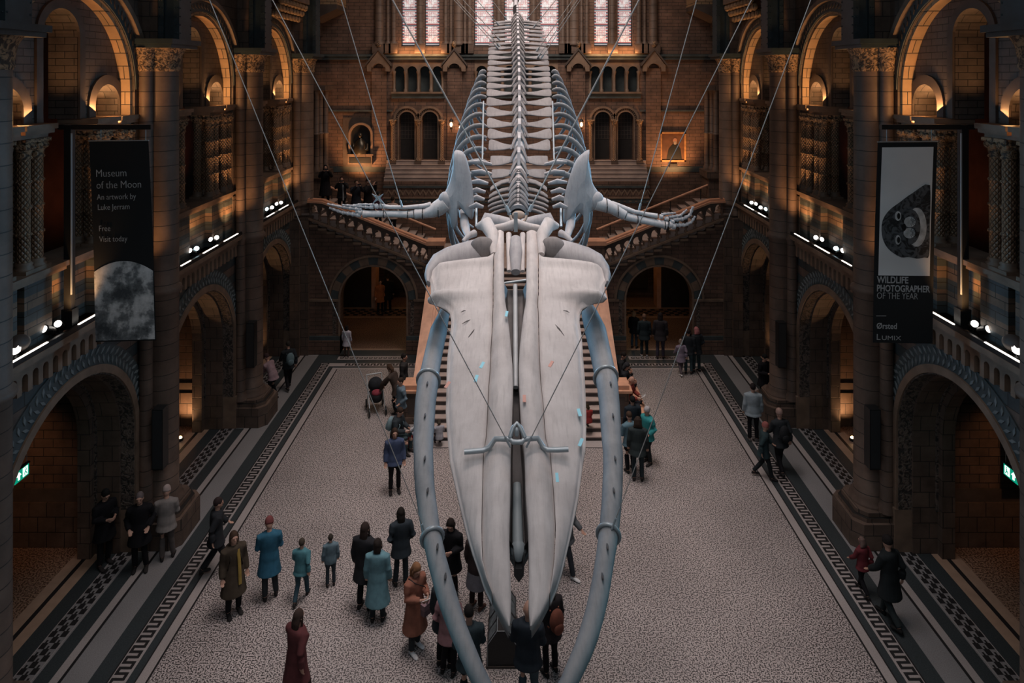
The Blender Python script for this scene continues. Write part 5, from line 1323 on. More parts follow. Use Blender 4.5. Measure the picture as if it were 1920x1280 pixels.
def person(label, pos, face, pose='stand', top=(.02, .02, .025), bot=(.012, .012, .015), hair=(.03, .018, .012), hk='short', L=.14, h=1.70, shoes=(.02, .018, .018),
           puff=0, bald=False, bag=None, leaflet=False, scarf=None, skirt=None, group=None, phone=False):
    """face: heading in degrees, 0 = towards the camera, 90 = to the right of the photo"""
    k = h / 1.72
    r = thing('person', label, 'person', pos, radians(face)); r.scale = (k, k, k)
    if group: r['group'] = group
    ppart('body', cached(('b', pose), lambda: body_mesh(pose), .010, 'body', 1), M_skin, r)
    ppart('coat' if L > .3 else 'jacket', cached(('j', pose, L, puff), lambda: jacket_mesh(pose, L, puff), .016, 'jacket'), cm(top), r)
    ppart('trousers', cached(('t', pose), lambda: trouser_mesh(pose), .016, 'trousers'), cm(bot), r)
    for q in (0, 1): 
        kk = ('s', pose, q)
        if kk not in CACHE: CACHE[kk] = shoe_mesh(pose, q).mesh('shoe', [M_skin])
        ppart('shoe', CACHE[kk], cm(shoes), r)
    if not bald: ppart('hat' if hk == 'hat' else ('hood' if hk == 'hood' else 'hair'), cached(('h', pose, hk), lambda: hair_mesh(pose, hk), .011, 'hair', 3), cm(hair), r)
    j = joints(pose); hd = j['head']; R = Matrix.Rotation(j['p']['nod'], 3, 'X')
    for s in (1, -1):
        kk = ('e', pose, s)
        if kk not in CACHE: m = MB(); m.ell(tuple(hd + R @ Vector((s * .03, -.088, .008))), (.011, .008, .007), 8, 5); CACHE[kk] = m.mesh('eye', [M_eye])
        ppart('eye', CACHE[kk], M_eye, r)
    if leaflet:
        w0 = Vector(j['p']['arms'][0][1]); w1 = Vector(j['p']['arms'][1][1]); c = (w0 + w1) / 2 + Vector((0, -.13, .04))
        o = thing('leaflet', 'white folded leaflet held by the %s' % leaflet, 'leaflet', Vector(pos) + Matrix.Rotation(radians(face), 3, 'Z') @ (c * k), radians(face))
        m = MB(); Rl = Matrix.Rotation(radians(-35), 3, 'X'); v = [(-.13, -.09, .015), (0, -.09, -.005), (.13, -.09, .015), (-.13, .09, .015), (0, .09, -.005), (.13, .09, .015)]
        v = [tuple(Rl @ Vector(x)) for x in v]; m.add(v + [(a, b_, c_ + .003) for a, b_, c_ in v], [(3, 4, 1, 0), (4, 5, 2, 1), (6, 7, 10, 9), (7, 8, 11, 10), (0, 1, 7, 6), (1, 2, 8, 7), (2, 5, 11, 8), (5, 4, 10, 11), (4, 3, 9, 10), (3, 0, 6, 9)])
        m.build('paper', [plain('paper_white', (.68, .70, .72), .6)], o)
        m = MB(); m.v = []; 
        for a, b_ in ((-.10, -.05), (.02, .0), (.05, -.04)): m.add([tuple(Rl @ Vector(x)) for x in ((a, b_, .022), (a + .05, b_, .022), (a + .05, b_ + .04, .022), (a, b_ + .04, .022))], [(0, 1, 2, 3)])
        m.build('printed_marks', [M_black], o)
    if phone:
        w0 = Vector(j['p']['arms'][0][1]); c = Vector((0, w0.y - .09, w0.z + .07))
        o = thing('mobile_phone', 'phone held up by the %s' % phone, 'phone', Vector(pos) + Matrix.Rotation(radians(face), 3, 'Z') @ (c * k), radians(face))
        m = MB(); m.box(-.075, .075, -.005, .005, -.035, .035); m.build('phone_body', [M_black], o)
    if scarf:
        m = MB(); up = j['up']; m.tube([up(.50) + Vector((.09 * cos(a), .085 * sin(a), 0)) for a in [2 * pi * i / 14 for i in range(15)]], .03, 8)
        m.tube([up(.48) + Vector((.05, -.12, 0)), up(.3) + Vector((.06, -.165, 0)), up(.0) + Vector((.07, -.18, 0)), up(-.22) + Vector((.07, -.20, 0))], [(.035, .012)] * 4, 8, up=(0, 1, 0))
        m.build('scarf', [cm(scarf)], r)
    if skirt:
        m = MB(); m.loft([oval(Vector((0, 0, z)), a, b_) for z, a, b_ in ((.50, .24, .20), (.62, .23, .185), (.80, .205, .16), (.98, .17, .13))]); m.build('skirt', [cm(skirt)], r)
    if bag:
        kind, c = bag
        if kind == 'back':
            m = MB(); m.ell(tuple(j['up'](.24, .22)), (.15, .10, .22), 14, 10, rot=Matrix.Rotation(j['p']['lean'], 3, 'X')); m.ell(tuple(j['up'](.14, .30)), (.11, .05, .11), 12, 8)
            for s in (1, -1): m.tube([j['up'](.40, .14) + Vector((s * .09, 0, 0)), j['up'](.50, .0) + Vector((s * .10, 0, .0)), j['up'](.36, -.145) + Vector((s * .10, 0, 0)), j['up'](.12, -.10) + Vector((s * .15, 0, 0)), j['up'](.1, .14) + Vector((s * .12, 0, 0))], .016, 6)
            me = m.mesh('backpack', [cm(c)]); o = link('backpack', me); o.location = pos; o.rotation_euler = (0, 0, radians(face)); o.scale = (k, k, k)
            tag(o, 'backpack on the back of the %s' % ' '.join(label.split()[:9]), 'backpack', None, 'thing')
        else:
            o = thing('handbag', 'shoulder bag carried by the %s' % ' '.join(label.split()[:9]), 'bag', Vector(pos), radians(face)); o.scale = (k, k, k)
            m = MB(); m.box(-.02, .26, -.30, -.19, .78, .98); m.build('bag_body', [cm(c)], o)
            m = MB(); m.box(-.025, .265, -.31, -.19, .90, 1.0); m.build('bag_flap', [cm(tuple(min(1, x * 1.5) for x in c))], o)
            m = MB(); m.ell((.12, -.315, .92), (.02, .008, .015), 8, 5); m.build('clasp', [M_black], o)
            m = MB(); m.tube([(.25, -.22, .98), (.12, -.16, 1.25), (-.10, -.12, 1.42), (-.14, .02, 1.47), (-.08, .14, 1.35), (.10, .17, 1.15), (.26, -.18, .98)], .009, 6); m.build('strap', [M_black], o)
    return r
DK = (.014, .015, .018); NAVY = (.022, .034, .055); TEAL = (.03, .05, .06); BLACK = (.008, .008, .010)
def at(px, py, z=0): return PF(px, py, z)
# left and middle of the floor
person('woman in a dark blue top and black trousers standing alone left of the jawbone', at(740, 922), 15, 'stand', (.05, .07, .13), BLACK, hk='bob', h=1.70)
person('woman in a rust coat and white trainers reading a leaflet', at(778, 1216), 50, 'read', (.24, .10, .068), (.03, .035, .04), (.20, .10, .05), 'long', .50, 1.68, (.65, .66, .68), leaflet='woman in the rust coat', bag=('side', (.15, .10, .11)))
person('woman seen from behind in a long light blue coat', at(708, 1163), 180, 'stand', (.11, .22, .26), (.02, .025, .03), (.02, .015, .013), 'bob', .52, 1.66)
person('tall dark-haired person in black behind the light blue coat', at(684, 1140), 165, 'stand', DK, BLACK, (.03, .02, .017), 'long', .30, 1.78)
person('person in a dark jacket standing right of the light blue coat', at(752, 1095), 200, 'pocket', (.022, .030, .038), (.02, .028, .035), (.015, .012, .010), 'long', .22, 1.66)
person('person in a black jacket looking down beside the left jawbone', at(846, 1120), -15, 'read', BLACK, BLACK, (.02, .014, .012), 'bob', .28, 1.70)
person('person in a dark top and grey skirt under the left skull plate', at(893, 1140), 150, 'stand', (.035, .025, .025), (.03, .018, .018), (.03, .02, .015), 'bob', .10, 1.66, (.10, .045, .035), skirt=(.13, .13, .15))
person('person in a black quilted jacket partly behind the left jawbone', at(834, 1246), 160, 'stand', (.02, .025, .03), BLACK, (.02, .016, .013), 'short', .2, 1.72, puff=.02)
person('person in a dusty pink jacket partly behind the left jawbone', at(842, 1262), 170, 'pocket', (.25, .14, .15), BLACK, (.25, .13, .08), 'long', .24, 1.62)
person('man in a dark teal jacket beside the display console', at(880, 1330), 195, 'read', (.025, .04, .048), (.012, .016, .018), (.014, .012, .012), 'short', .16, 1.78)
person('bald man in a navy hooded jacket and blue jeans, seen from behind', at(990, 1330), 172, 'read', (.020, .028, .038), (.055, .085, .105), bald=True, L=.16, h=1.86, puff=.01)
person('person in dark clothes with a russet bag right of the bald man', at(1032, 1262), 210, 'stand', (.025, .022, .025), BLACK, (.03, .02, .015), 'long', .2, 1.68, bag=('back', (.17, .06, .04)))
person('walker in white shoes half hidden behind the right skull plate', at(1062, 1075), 60, 'walk', (.10, .11, .12), (.03, .035, .045), h=1.66, shoes=(.62, .62, .62))
person('woman in an olive coat with a long mustard scarf', at(438, 1150), 40, 'stand', (.055, .042, .030), BLACK, (.05, .03, .02), 'bob', .46, 1.70, scarf=(.28, .19, .05), bag=('back', (.03, .025, .02)))
person('person in a blue coat and red cap beyond the mustard scarf', at(505, 1122), 200, 'read', (.025, .10, .16), (.03, .035, .04), (.16, .05, .05), 'hat', .34, 1.70)
person('child in a turquoise top on the open floor', at(565, 1125), 180, 'walk', (.06, .17, .20), (.03, .06, .08), (.05, .04, .03), 'short', .12, 1.30)
person('small child in grey blue standing right of the turquoise child', at(620, 1098), 200, 'stand', (.10, .15, .18), (.03, .04, .05), (.03, .025, .02), 'short', .1, 1.12)
person('person in black walking along the left floor border', at(405, 1075), 120, 'walk', (.02, .022, .026), DK, (.03, .02, .02), 'short', .2, 1.7)
person('person in a dark red coat at the bottom edge of the floor', at(556, 1325), 150, 'walk', (.09, .028, .03), (.04, .02, .02), (.04, .025, .02), 'long', .40, 1.7)
person('person in a cream quilted jacket and pale woolly hat by the left pier', at(312, 1048), 200, 'read', (.21, .19, .18), (.10, .085, .08), (.38, .31, .29), 'hat', .18, 1.66)
person('person in black leaning beside the cream jacket', at(262, 1068), 20, 'pocket', BLACK, BLACK, (.12, .10, .10), 'short', .3, 1.75)
person('person in black holding a phone inside the left archway', at(196, 1058), 60, 'read', BLACK, BLACK, (.01, .01, .01), 'short', .3, 1.72)
# near the stairs, left
person('person in a charcoal hoodie sitting and reading a map by the left pedestal', at(742, 845), 70, 'sit', (.024, .032, .038), (.035, .055, .06), (.04, .025, .018), 'short', .1, 1.74, leaflet='seated person in the charcoal hoodie', bag=('back', (.17, .25, .28)))
person('child with red trousers sitting close to the stair pedestal', at(784, 838), 280, 'sit', (.20, .22, .25), (.40, .05, .05), (.04, .03, .02), 'bob', .1, 1.15)
person('child in a pale chequered coat at the foot of the stairs', at(824, 838), 200, 'sit', (.30, .30, .33), (.06, .06, .08), (.05, .04, .03), 'bob', .1, 1.05)
person('person in a brown coat leaning over the pushchair', at(745, 775), 250, 'bend', (.05, .036, .03), BLACK, (.06, .035, .022), 'long', .2, 1.66)
person('person in grey blue standing against the left pedestal', at(752, 806), 300, 'pocket', (.12, .17, .21), DK, (.03, .02, .015), 'short', .14, 1.64)
person('dark-coated person leaning on the left stair parapet', at(757, 757), 90, 'stand', (.03, .028, .028), BLACK, (.015, .012, .01), 'short', .2, 1.7)
# near the stairs, right
person('bald man in a red chequered shirt reading on the bench', at(1176, 780), 60, 'sit', (.22, .045, .035), (.02, .022, .028), bald=True, h=1.78, leaflet='seated bald man in the red shirt')
person('person in black bent over on the bench behind the red shirt', at(1168, 748), 70, 'sit', (.02, .022, .026), BLACK, (.03, .03, .035), 'hood', .1, 1.7)
person('person with a phone at the far end of the right bench', at(1162, 726), 60, 'sit', (.022, .022, .025), BLACK, (.015, .012, .01), 'short', .1, 1.7)
person('person in a turquoise anorak and pale woolly hat', at(1214, 868), 300, 'pocket', (.035, .24, .25), (.015, .018, .02), (.34, .33, .34), 'hat', .16, 1.62, puff=.01)
person('person in a pale blue shirt right of the right jawbone', at(1181, 884), 200, 'read', (.09, .16, .20), BLACK, (.05, .03, .02), 'short', .12, 1.66)
person('man in a dark green jacket standing in front of the pale blue shirt', at(1196, 900), 170, 'stand', (.024, .034, .036), (.02, .032, .038), (.03, .02, .015), 'hood', .2, 1.74)
person('dark-haired person behind the group right of the jawbone', at(1186, 848), 190, 'stand', (.014, .022, .03), BLACK, (.01, .01, .01), 'short', .2, 1.66)
person('child in red on the right edge of the stairs', PF(1104, 806, .3), 200, 'sit', (.24, .03, .03), (.03, .02, .02), (.03, .02, .01), 'bob', .1, 1.0)
# right side
person('man in a silver quilted jacket seen from behind', at(1412, 826), 172, 'stand', (.24, .29, .32), BLACK, (.015, .012, .012), 'short', .12, 1.74, puff=.02, shoes=(.08, .08, .08))
person('person with a red scarf and black rucksack by the right pier', at(1463, 884), 190, 'walk', (.022, .026, .03), BLACK, (.30, .20, .17), 'hat', .18, 1.76, scarf=(.36, .05, .045), bag=('back', (.015, .016, .018)))
person('person in dark green leaning forward next to the red scarf', at(1432, 896), 80, 'walk', (.022, .04, .045), (.012, .016, .018), (.26, .09, .08), 'hat', .2, 1.56)
person('person in black waiting behind the third right pier', at(1432, 757), 30, 'read', BLACK, BLACK, (.01, .01, .01), 'short', .25, 1.7)
person('person with a pink scarf on the head near the right far arch', at(1306, 696), 200, 'pocket', (.025, .03, .035), (.03, .05, .055), (.38, .15, .15), 'hood', .2, 1.66)
person('person in a black top and jeans by the right far arch', at(1291, 700), 160, 'stand', (.02, .025, .03), (.04, .07, .08), (.02, .015, .015), 'short', .15, 1.66)
person('child in a lilac coat near the right far arch', at(1277, 702), 190, 'walk', (.24, .20, .26), (.10, .08, .09), (.22, .17, .14), 'bob', .25, 1.32, shoes=(.6, .6, .6))
person('person in a dark hoodie facing away in the right far arch', at(1208, 668), 175, 'stand', (.018, .028, .033), (.018, .028, .033), (.16, .09, .06), 'short', .2, 1.68, shoes=(.35, .35, .35))
person('fair-haired person at the left jamb of the right far arch', at(1189, 652), 150, 'stand', BLACK, (.05, .08, .11), (.36, .22, .12), 'bob', .2, 1.5)
person('tall person in dark clothes in the middle of the right far arch', at(1238, 672), 170, 'stand', (.03, .026, .03), (.06, .05, .07), (.02, .015, .015), 'long', .2, 1.8)
person('man in a dark coat walking past the nearest right arch', at(1668, 1168), 205, 'walk', (.012, .016, .018), (.02, .028, .03), (.012, .01, .01), 'hat', .34, 1.76, shoes=(.01, .01, .01))
person('child in a dark red top beside the man in the dark coat', at(1618, 1112), 200, 'walk', (.12, .022, .028), BLACK, (.12, .08, .07), 'hood', .12, 1.2)
# left far
person('girl in a white dress in the left far arch', at(650, 668), 170, 'stand', (.46, .44, .50), (.10, .07, .06), (.012, .01, .01), 'long', .30, 1.22)
person('person in a pale pink top bending by the third left pier', at(512, 748), 250, 'bend', (.30, .21, .23), BLACK, (.05, .03, .03), 'short', .12, 1.6)
person('person in black with a silver rucksack by the left wall', at(541, 728), 215, 'walk', (.018, .022, .026), BLACK, (.03, .025, .02), 'short', .14, 1.68, bag=('back', (.12, .18, .20)))
person('person in an orange coat beyond the left far arch', at(713, 588), 20, 'stand', (.32, .12, .05), BLACK, (.02, .015, .01), 'short', .3, 1.6)
person('person in black beyond the left far arch', at(727, 586), 190, 'stand', BLACK, BLACK, (.02, .015, .01), 'short', .3, 1.78)
# on the left flight
def onflight(px, n_x, Y):   # feet on the step under the given image column
    X = (px - VX) * Y / F; x = abs(X); n = 14; w_ = 4.9 / n
    i = max(0, min(n - 1, int((x - 3.4) / w_))); return Vector((X, Y, 3.6 + (i + 1) * .145))
for px, Y, lab, kw in ((610, 28.9, 'person in a long black coat taking a photo at the top of the left flight', dict(pose='photo', top=BLACK, bot=BLACK, L=.5, h=1.72, hk='long', hair=(.01, .01, .01), phone='person in the long black coat')),
                       (641, 28.2, 'person in a dark jacket and pale scarf holding a camera on the left flight', dict(pose='photo', top=DK, bot=BLACK, L=.14, h=1.62, hk='bob', hair=(.03, .012, .010), scarf=(.22, .24, .26), phone='person with the pale scarf')),
                       (668, 28.6, 'person in navy raising a phone on the left flight', dict(pose='photo', top=(.016, .02, .028), bot=(.014, .018, .024), L=.2, h=1.70, hk='short', phone='person in navy')),
                       (690, 28.9, 'tall person in black raising both arms on the left flight', dict(pose='photo', top=BLACK, bot=BLACK, L=.3, h=1.86, hk='short', phone='tall person in black')),
                       (709, 28.5, 'person in a plum jacket descending the left flight', dict(pose='pocket', top=(.055, .022, .035), bot=BLACK, L=.2, h=1.66, hk='hat', hair=(.02, .02, .02))),
                       (736, 28.2, 'person in a cream jacket on the lower steps of the left flight', dict(pose='pocket', top=(.36, .28, .25), bot=DK, L=.14, h=1.64, hk='short', hair=(.02, .015, .01)))):
    person(lab, onflight(px, 0, Y), {610: 20, 641: 10, 668: 30, 690: 60, 709: 40, 736: 170}[px], **kw)
# ================================================================== banners, signs, loudspeakers, bench, pushchair, console
def font_mesh(txt, size, bold=0, spacing=1.0):
    cu = bpy.data.curves.new('lettering', 'FONT'); cu.body = txt; cu.size = size; cu.offset = bold; cu.extrude = .002; cu.space_character = spacing; cu.resolution_u = 3
    o = bpy.data.objects.new('lettering_tmp', cu); COL.objects.link(o)
    me = bpy.data.meshes.new_from_object(o.evaluated_get(bpy.context.evaluated_depsgraph_get())); bpy.data.objects.remove(o); return me
M_txt = plain('banner_grey_print', (.42, .44, .45), .6)
def text_on(par, txt, size, x, z, y, nm='lettering', bold=0, sx=1.0, rot=0, mat=None, sp=1.0):
    me = font_mesh(txt, size, bold, sp); me.materials.clear(); me.materials.append(mat or M_txt)
    o = link(nm, me, par); o.location = (x, y, z); o.rotation_euler = (pi / 2, rot, 0); o.scale = (sx, 1, 1); return o
def moon_mat():
    m, t, b = new_mat('moon_print'); tc = N(t, 'ShaderNodeTexCoord')
    n1 = N(t, 'ShaderNodeTexNoise'); t.links.new(tc.outputs['Object'], n1.inputs['Vector']); n1.inputs['Scale'].default_value = 1.5; n1.inputs['Detail'].default_value = 7; n1.inputs['Roughness'].default_value = .62
    v = N(t, 'ShaderNodeTexVoronoi'); t.links.new(tc.outputs['Object'], v.inputs['Vector']); v.inputs['Scale'].default_value = 11
    c = ramp(t, n1.outputs['Fac'], [(.40, (.05, .06, .068)), (.48, (.18, .20, .21)), (.53, (.50, .53, .54)), (.68, (.85, .87, .88))])
    k = ramp(t, v.outputs['Distance'], [(.0, (.9,) * 3), (.10, (.7,) * 3), (.16, (1.35,) * 3), (.22, (1, 1, 1))])
    c = mixc(t, .6, c, mixc(t, 1.0, c, k, 'MULTIPLY'))
    t.links.new(c, b.inputs['Base Color']); b.inputs['Roughness'].default_value = .7; return m
M_bk = plain('banner_black', (.0075, .010, .012), .6)
YBN = 13.56; pxm = F / YBN
def bx(px): return (px - VX) / pxm
def bz(py): return H - (py - VY) / pxm
for s in (-1, 1):
    # the gallows frame standing on the ledge
    r = thing('banner_stand', 'tall black banner post with a top arm on the %s gallery ledge' % ('left' if s < 0 else 'right'), 'banner stand', (s * 9.0, YBN + .05, 6.11))
    m = MB(); m.box(s * 8.92, s * 9.06, YBN + .0, YBN + .14, 6.11, bz(235)); m.box(s * 8.88, s * 9.10, YBN - .02, YBN + .18, 6.11, 6.5); wpart('post', m, [M_black], r)
    m = MB(); m.box(s * 8.90, s * 8.92, YBN - .01, YBN + .02, 6.8, bz(250)); wpart('post_edge', m, [M_steel], r)
    m = MB(); m.box(s * 8.92, s * 7.33, YBN + .02, YBN + .12, bz(243), bz(234)); m.box(s * 9.06, s * 9.2, YBN + .02, YBN + .12, bz(243), bz(234)); wpart('top_arm', m, [M_black], r)
    m = MB()
    for xx in (7.45, 8.35): m.tube([(s * xx, YBN + .06, bz(266)), (s * xx, YBN + .06, bz(241))], .008, 6)
    wpart('hanging_hooks', m, [M_steel], r)
def banner(corners, nm, label):
    (x0, y0), (x1, y1), (x2, y2), (x3, y3) = corners            # tl tr br bl
    o = thing(nm, label, 'banner', (bx((x3 + x2) / 2), YBN + .02, bz((y2 + y3) / 2)))
    q = lambda u, v: ((lerp(lerp(x0, x1, u), lerp(x3, x2, u), v)), (lerp(lerp(y0, y1, u), lerp(y3, y2, u), v)))
    def L(u, v, d=0): px, py = q(u, v); return Vector((bx(px), YBN + .02 + d + .03 * sin(v * 3), bz(py))) - o.location
    def patch(us, vs_, d, nm_, mat, test=None, nu=1, nv=12):
        m = MB(); vv = []; 
        for i in range(nv + 1):
            for k in range(nu + 1): vv.append(L(lerp(us[0], us[1], k / nu), lerp(vs_[0], vs_[1], i / nv), d))
        n = len(vv); vv += [v + Vector((0, .006, 0)) for v in vv]; f = []
        for i in range(nv):
            for k in range(nu):
                a = i * (nu + 1) + k; f.append((a + nu + 1, a + nu + 2, a + 1, a)); f.append((n + a, n + a + 1, n + a + nu + 2, n + a + nu + 1))
        m.add(vv, f); return m.build(nm_, [mat], o)
    return o, L, patch
o, L, patch = banner([(166, 265), (277, 264), (291, 639), (178, 642)], 'hanging_banner', 'black hanging banner on the left, white lettering above a grey moon')
patch((0, 1), (0, 1), 0, 'banner_cloth', M_bk)
m = MB(); m.tube([L(-.01, -.002, 0), L(1.01, -.002, 0)], .012, 8); m.build('top_rail', [M_steel], o)
m = MB(); top = []
for i in range(17):
    u = i / 16; v = .600 + .052 * (2 * u - 1) ** 2; top.append(L(u * .985 + .005, v, -.014))
bot = [L(u * .985 + .005, .992, -.014) for u in [1 - i / 8 for i in range(9)]]
vv = top + bot; m.add(vv, [list(range(len(vv)))[::-1]]); m.add([v + Vector((0, .004, 0)) for v in vv], [list(range(len(vv)))])
m.build('moon_print', [moon_mat()], o)
for txt, sz, px, py, sx in (('Museum', .215, 178, 332, .86), ('of the Moon', .215, 179, 354, .84), ('An artwork by', .165, 180, 375, .80), ('Luke Jerram', .165, 181, 394, .80), ('Free', .165, 183, 434, .80), ('Visit today', .165, 184, 454, .80)):
    v = (py - 265) / 376; u = (px - lerp(166, 178, v)) / 112; p_ = L(u, v, -.016); text_on(o, txt, sz, p_.x, p_.z, p_.y, 'lettering', -.002 if sz > .2 else -.0015, sx, radians(-1.5))
o, L, patch = banner([(1647, 267), (1759, 266), (1750, 645), (1638, 643)], 'hanging_banner', 'black hanging banner on the right with a grey seal photograph and white lettering')
patch((0, 1), (0, 1), 0, 'banner_cloth', M_bk)
m = MB(); m.tube([L(-.01, -.002, 0), L(1.01, -.002, 0)], .012, 8); m.build('top_rail', [M_steel], o)
def sky_mat():
    m, t, b = new_mat('photo_snow'); tc = N(t, 'ShaderNodeTexCoord'); n1 = N(t, 'ShaderNodeTexNoise'); t.links.new(tc.outputs['Object'], n1.inputs['Vector']); n1.inputs['Scale'].default_value = .8
    t.links.new(ramp(t, n1.outputs['Fac'], [(.35, (.66, .69, .70)), (.7, (.80, .83, .84))]), b.inputs['Base Color']); b.inputs['Roughness'].default_value = .7; return m
pic = patch((.07, .93), (.025, .665), -.014, 'photo_print', sky_mat())
def blob(pts, d, nm, mat, par=None):
    m = MB(); vv = [L(u, v, d) for u, v in pts]; m.add(vv, [list(range(len(vv)))]); m.add([v + Vector((0, .003, 0)) for v in vv], [list(range(len(vv)))[::-1]])
    if par: pass
    return m.build(nm, [mat], o)
def uv(px, py): v = (py - 266) / 378; return ((px - lerp(1647, 1638, v)) / 112, v)
M_seal = carved('seal_fur', (.012, .014, .016), (.09, .10, .11), 7, .1); M_seal2 = plain('seal_grey', (.50, .53, .54), .7, noise=.35, nscale=6); M_seal3 = plain('seal_black', (.006, .007, .009), .5)
head = bez([(1745, 347), (1712, 362), (1690, 378), (1668, 395), (1656, 415), (1655, 440), (1662, 460), (1674, 473), (1692, 483), (1705, 482), (1720, 485), (1735, 483), (1744, 478), (1745, 420)], 3)
head = [(min(x, 1746), y) for x, y in head]
blob([uv(*p) for p in head], -.020, 'seal_head', M_seal)
def el(cx, cy, rx, ry, n=18, a0=0): return [uv(cx + rx * cos(2 * pi * i / n) * cos(a0) - ry * sin(2 * pi * i / n) * sin(a0), cy + rx * cos(2 * pi * i / n) * sin(a0) + ry * sin(2 * pi * i / n) * cos(a0)) for i in range(n)]
blob(el(1720, 426, 19, 37), -.024, 'seal_muzzle', M_seal2); blob(el(1709, 425, 18, 33), -.027, 'seal_face', M_seal)
blob(el(1707, 416, 11, 10), -.030, 'seal_cheek', M_seal2); blob(el(1706, 437, 11, 10), -.030, 'seal_cheek', M_seal2); blob(el(1696, 426, 4, 7), -.033, 'seal_nose', M_seal3)
blob(el(1685, 405, 6, 9), -.026, 'seal_eye', M_seal2); blob(el(1685, 450, 5, 9), -.026, 'seal_eye', M_seal2)
blob(el(1686, 405, 3, 6), -.030, 'seal_pupil', M_seal3); blob(el(1686, 450, 3, 6), -.030, 'seal_pupil', M_seal3)
for cy in (416, 437):
    for k in range(7):
        a = -1.3 + k * .43; p, q = L(*uv(1707 + 4 * cos(a), cy + 3 * sin(a)), -.034), L(*uv(1707 + 13 * cos(a), cy + 9 * sin(a)), -.034)
        m = MB(); m.tube([p, q], .004, 4); m.build('seal_whisker', [M_seal3], o)
for txt, sz, px, py, sx, bo in (('WILDLIFE', .185, 1646, 531, .80, .004), ('PHOTOGRAPHER', .185, 1645, 547, .735, .004), ('OF THE YEAR', .185, 1645, 561, .74, -.002), ('Ørsted', .165, 1644, 617, .86, .002), ('L', .17, 1643, 638, 1.1, -.001), ('UMIX', .125, 1653, 638, 1.3, -.001)):
    u, v = uv(px, py); p_ = L(u, v, -.016); text_on(o, txt, sz, p_.x, p_.z, p_.y, 'lettering', bo, sx, radians(1.2))
m = MB(); a = L(*uv(1644, 594), -.014); m.box(a.x, a.x + .2, a.y, a.y + .003, a.z, a.z + .01); m.build('divider_line', [M_txt], o)
# ------------------------------------------------------------------ emergency exit signs
M_green = emis('exit_green', (.0, .30, .18), 1.0, (.0, .2, .12)); M_wht = emis('exit_white', (.85, 1, .92), 1.6)
for s in (-1, 1):
    c = Vector((s * 10.3, 14.1, 2.78))
    r = thing('exit_sign', 'small lit green exit sign with arrow hanging in the nearest %s arch' % ('left' if s < 0 else 'right'), 'sign', c)
    m = MB(); m.box(-.012, .012, -.20, .20, 0, .24); m.build('sign_box', [M_green], r)
    m = MB(); m.box(-.03, .03, -.21, .21, .24, .27); m.build('sign_housing', [M_black], r)
    f = -s * .014
    m = MB(); dy = -.09                                            # arrow pointing up
    m.prism([(dy - .07, .12), (dy, .20), (dy + .07, .12), (dy + .028, .12), (dy + .028, .04), (dy - .028, .04), (dy - .028, .12)], 'x', f, f - s * .004); m.build('arrow', [M_wht], r)
    m = MB(); m.box(f, f - s * .004, .02, .16, .03, .21); m.build('door_symbol', [M_wht], r)
    m = MB(); m.tube([(f - s * .006, .11, .17), (f - s * .006, .09, .12), (f - s * .006, .06, .09), (f - s * .006, .07, .05)], .012, 6); m.tube([(f - s * .006, .09, .12), (f - s * .006, .12, .08), (f - s * .006, .13, .05)], .01, 6); m.ell((f - s * .006, .105, .19), (.006, .014, .014), 8, 5); m.build('running_figure', [M_green], r)
    m = MB(); m.tube([(0, -.15, .27), (0, -.15, 2.6)], .006, 5); m.tube([(0, .15, .27), (0, .15, 2.6)], .006, 5); m.build('hanging_wires', [M_wire], r)
    point('exit_glow', (s * 10.3, 13.9, 2.6), .6, (.4, 1, .7), .1)
# dark text panel behind the right exit sign
r = thing('information_panel', 'dark information panel with rows of pale text in the nearest right alcove', 'panel', (12.0, 15.9, 1.9))
m = MB(); m.box(-.4, .5, -.2, -.14, -.3, 1.5); m.build('panel', [M_black], r)
m = MB()
for i in range(9): m.box(-.32, random.uniform(.30, .42), -.206, -.2, 1.3 - i * .07, 1.33 - i * .07)
m.build('text_rows', [M_txt], r)
# ------------------------------------------------------------------ column loudspeakers on the piers
for k, (yo, zt_, zb_) in ((1, (15.72, 3.3, 1.95)), (2, (21.45, 3.3, 1.85))):
    for s in (-1, 1):
        yy = pier_y(k) - .52; z1 = zt_ if k == 2 else 3.3
        r = thing('column_loudspeaker', 'slim black column loudspeaker on the %s free-standing pier on the %s' % (['', 'nearer', 'farther'][k], 'left' if s < 0 else 'right'), 'loudspeaker', (s * 8.45, yy, 1.9))
        m = MB(); m.box(-.13, .13, -.14, .12, 0, 1.42); m.build('cabinet', [M_black], r)
        m = MB(); m.box(-.11, .11, -.15, -.14, .03, 1.39); m.build('grille', [plain('grille', (.014, .016, .018), .8)], r)
        m = MB(); m.tube([(0, .1, 1.2), (s * .12, .25, 1.2)], .02, 6); m.build('bracket', [M_black], r)
# ------------------------------------------------------------------ bench at right of the stairs
r = thing('wooden_bench', 'long light wooden bench right of the staircase pedestal', 'bench', (3.95, 22.4, 0))
m = MB(); m.box(-.22, .22, -1.1, 1.9, .40, .46); m.build('seat', [M_terra], r)
for y in (-1.0, .4, 1.8):
    m = MB(); m.box(-.2, .2, y - .04, y + .04, 0, .40); m.build('leg', [M_terra], r)
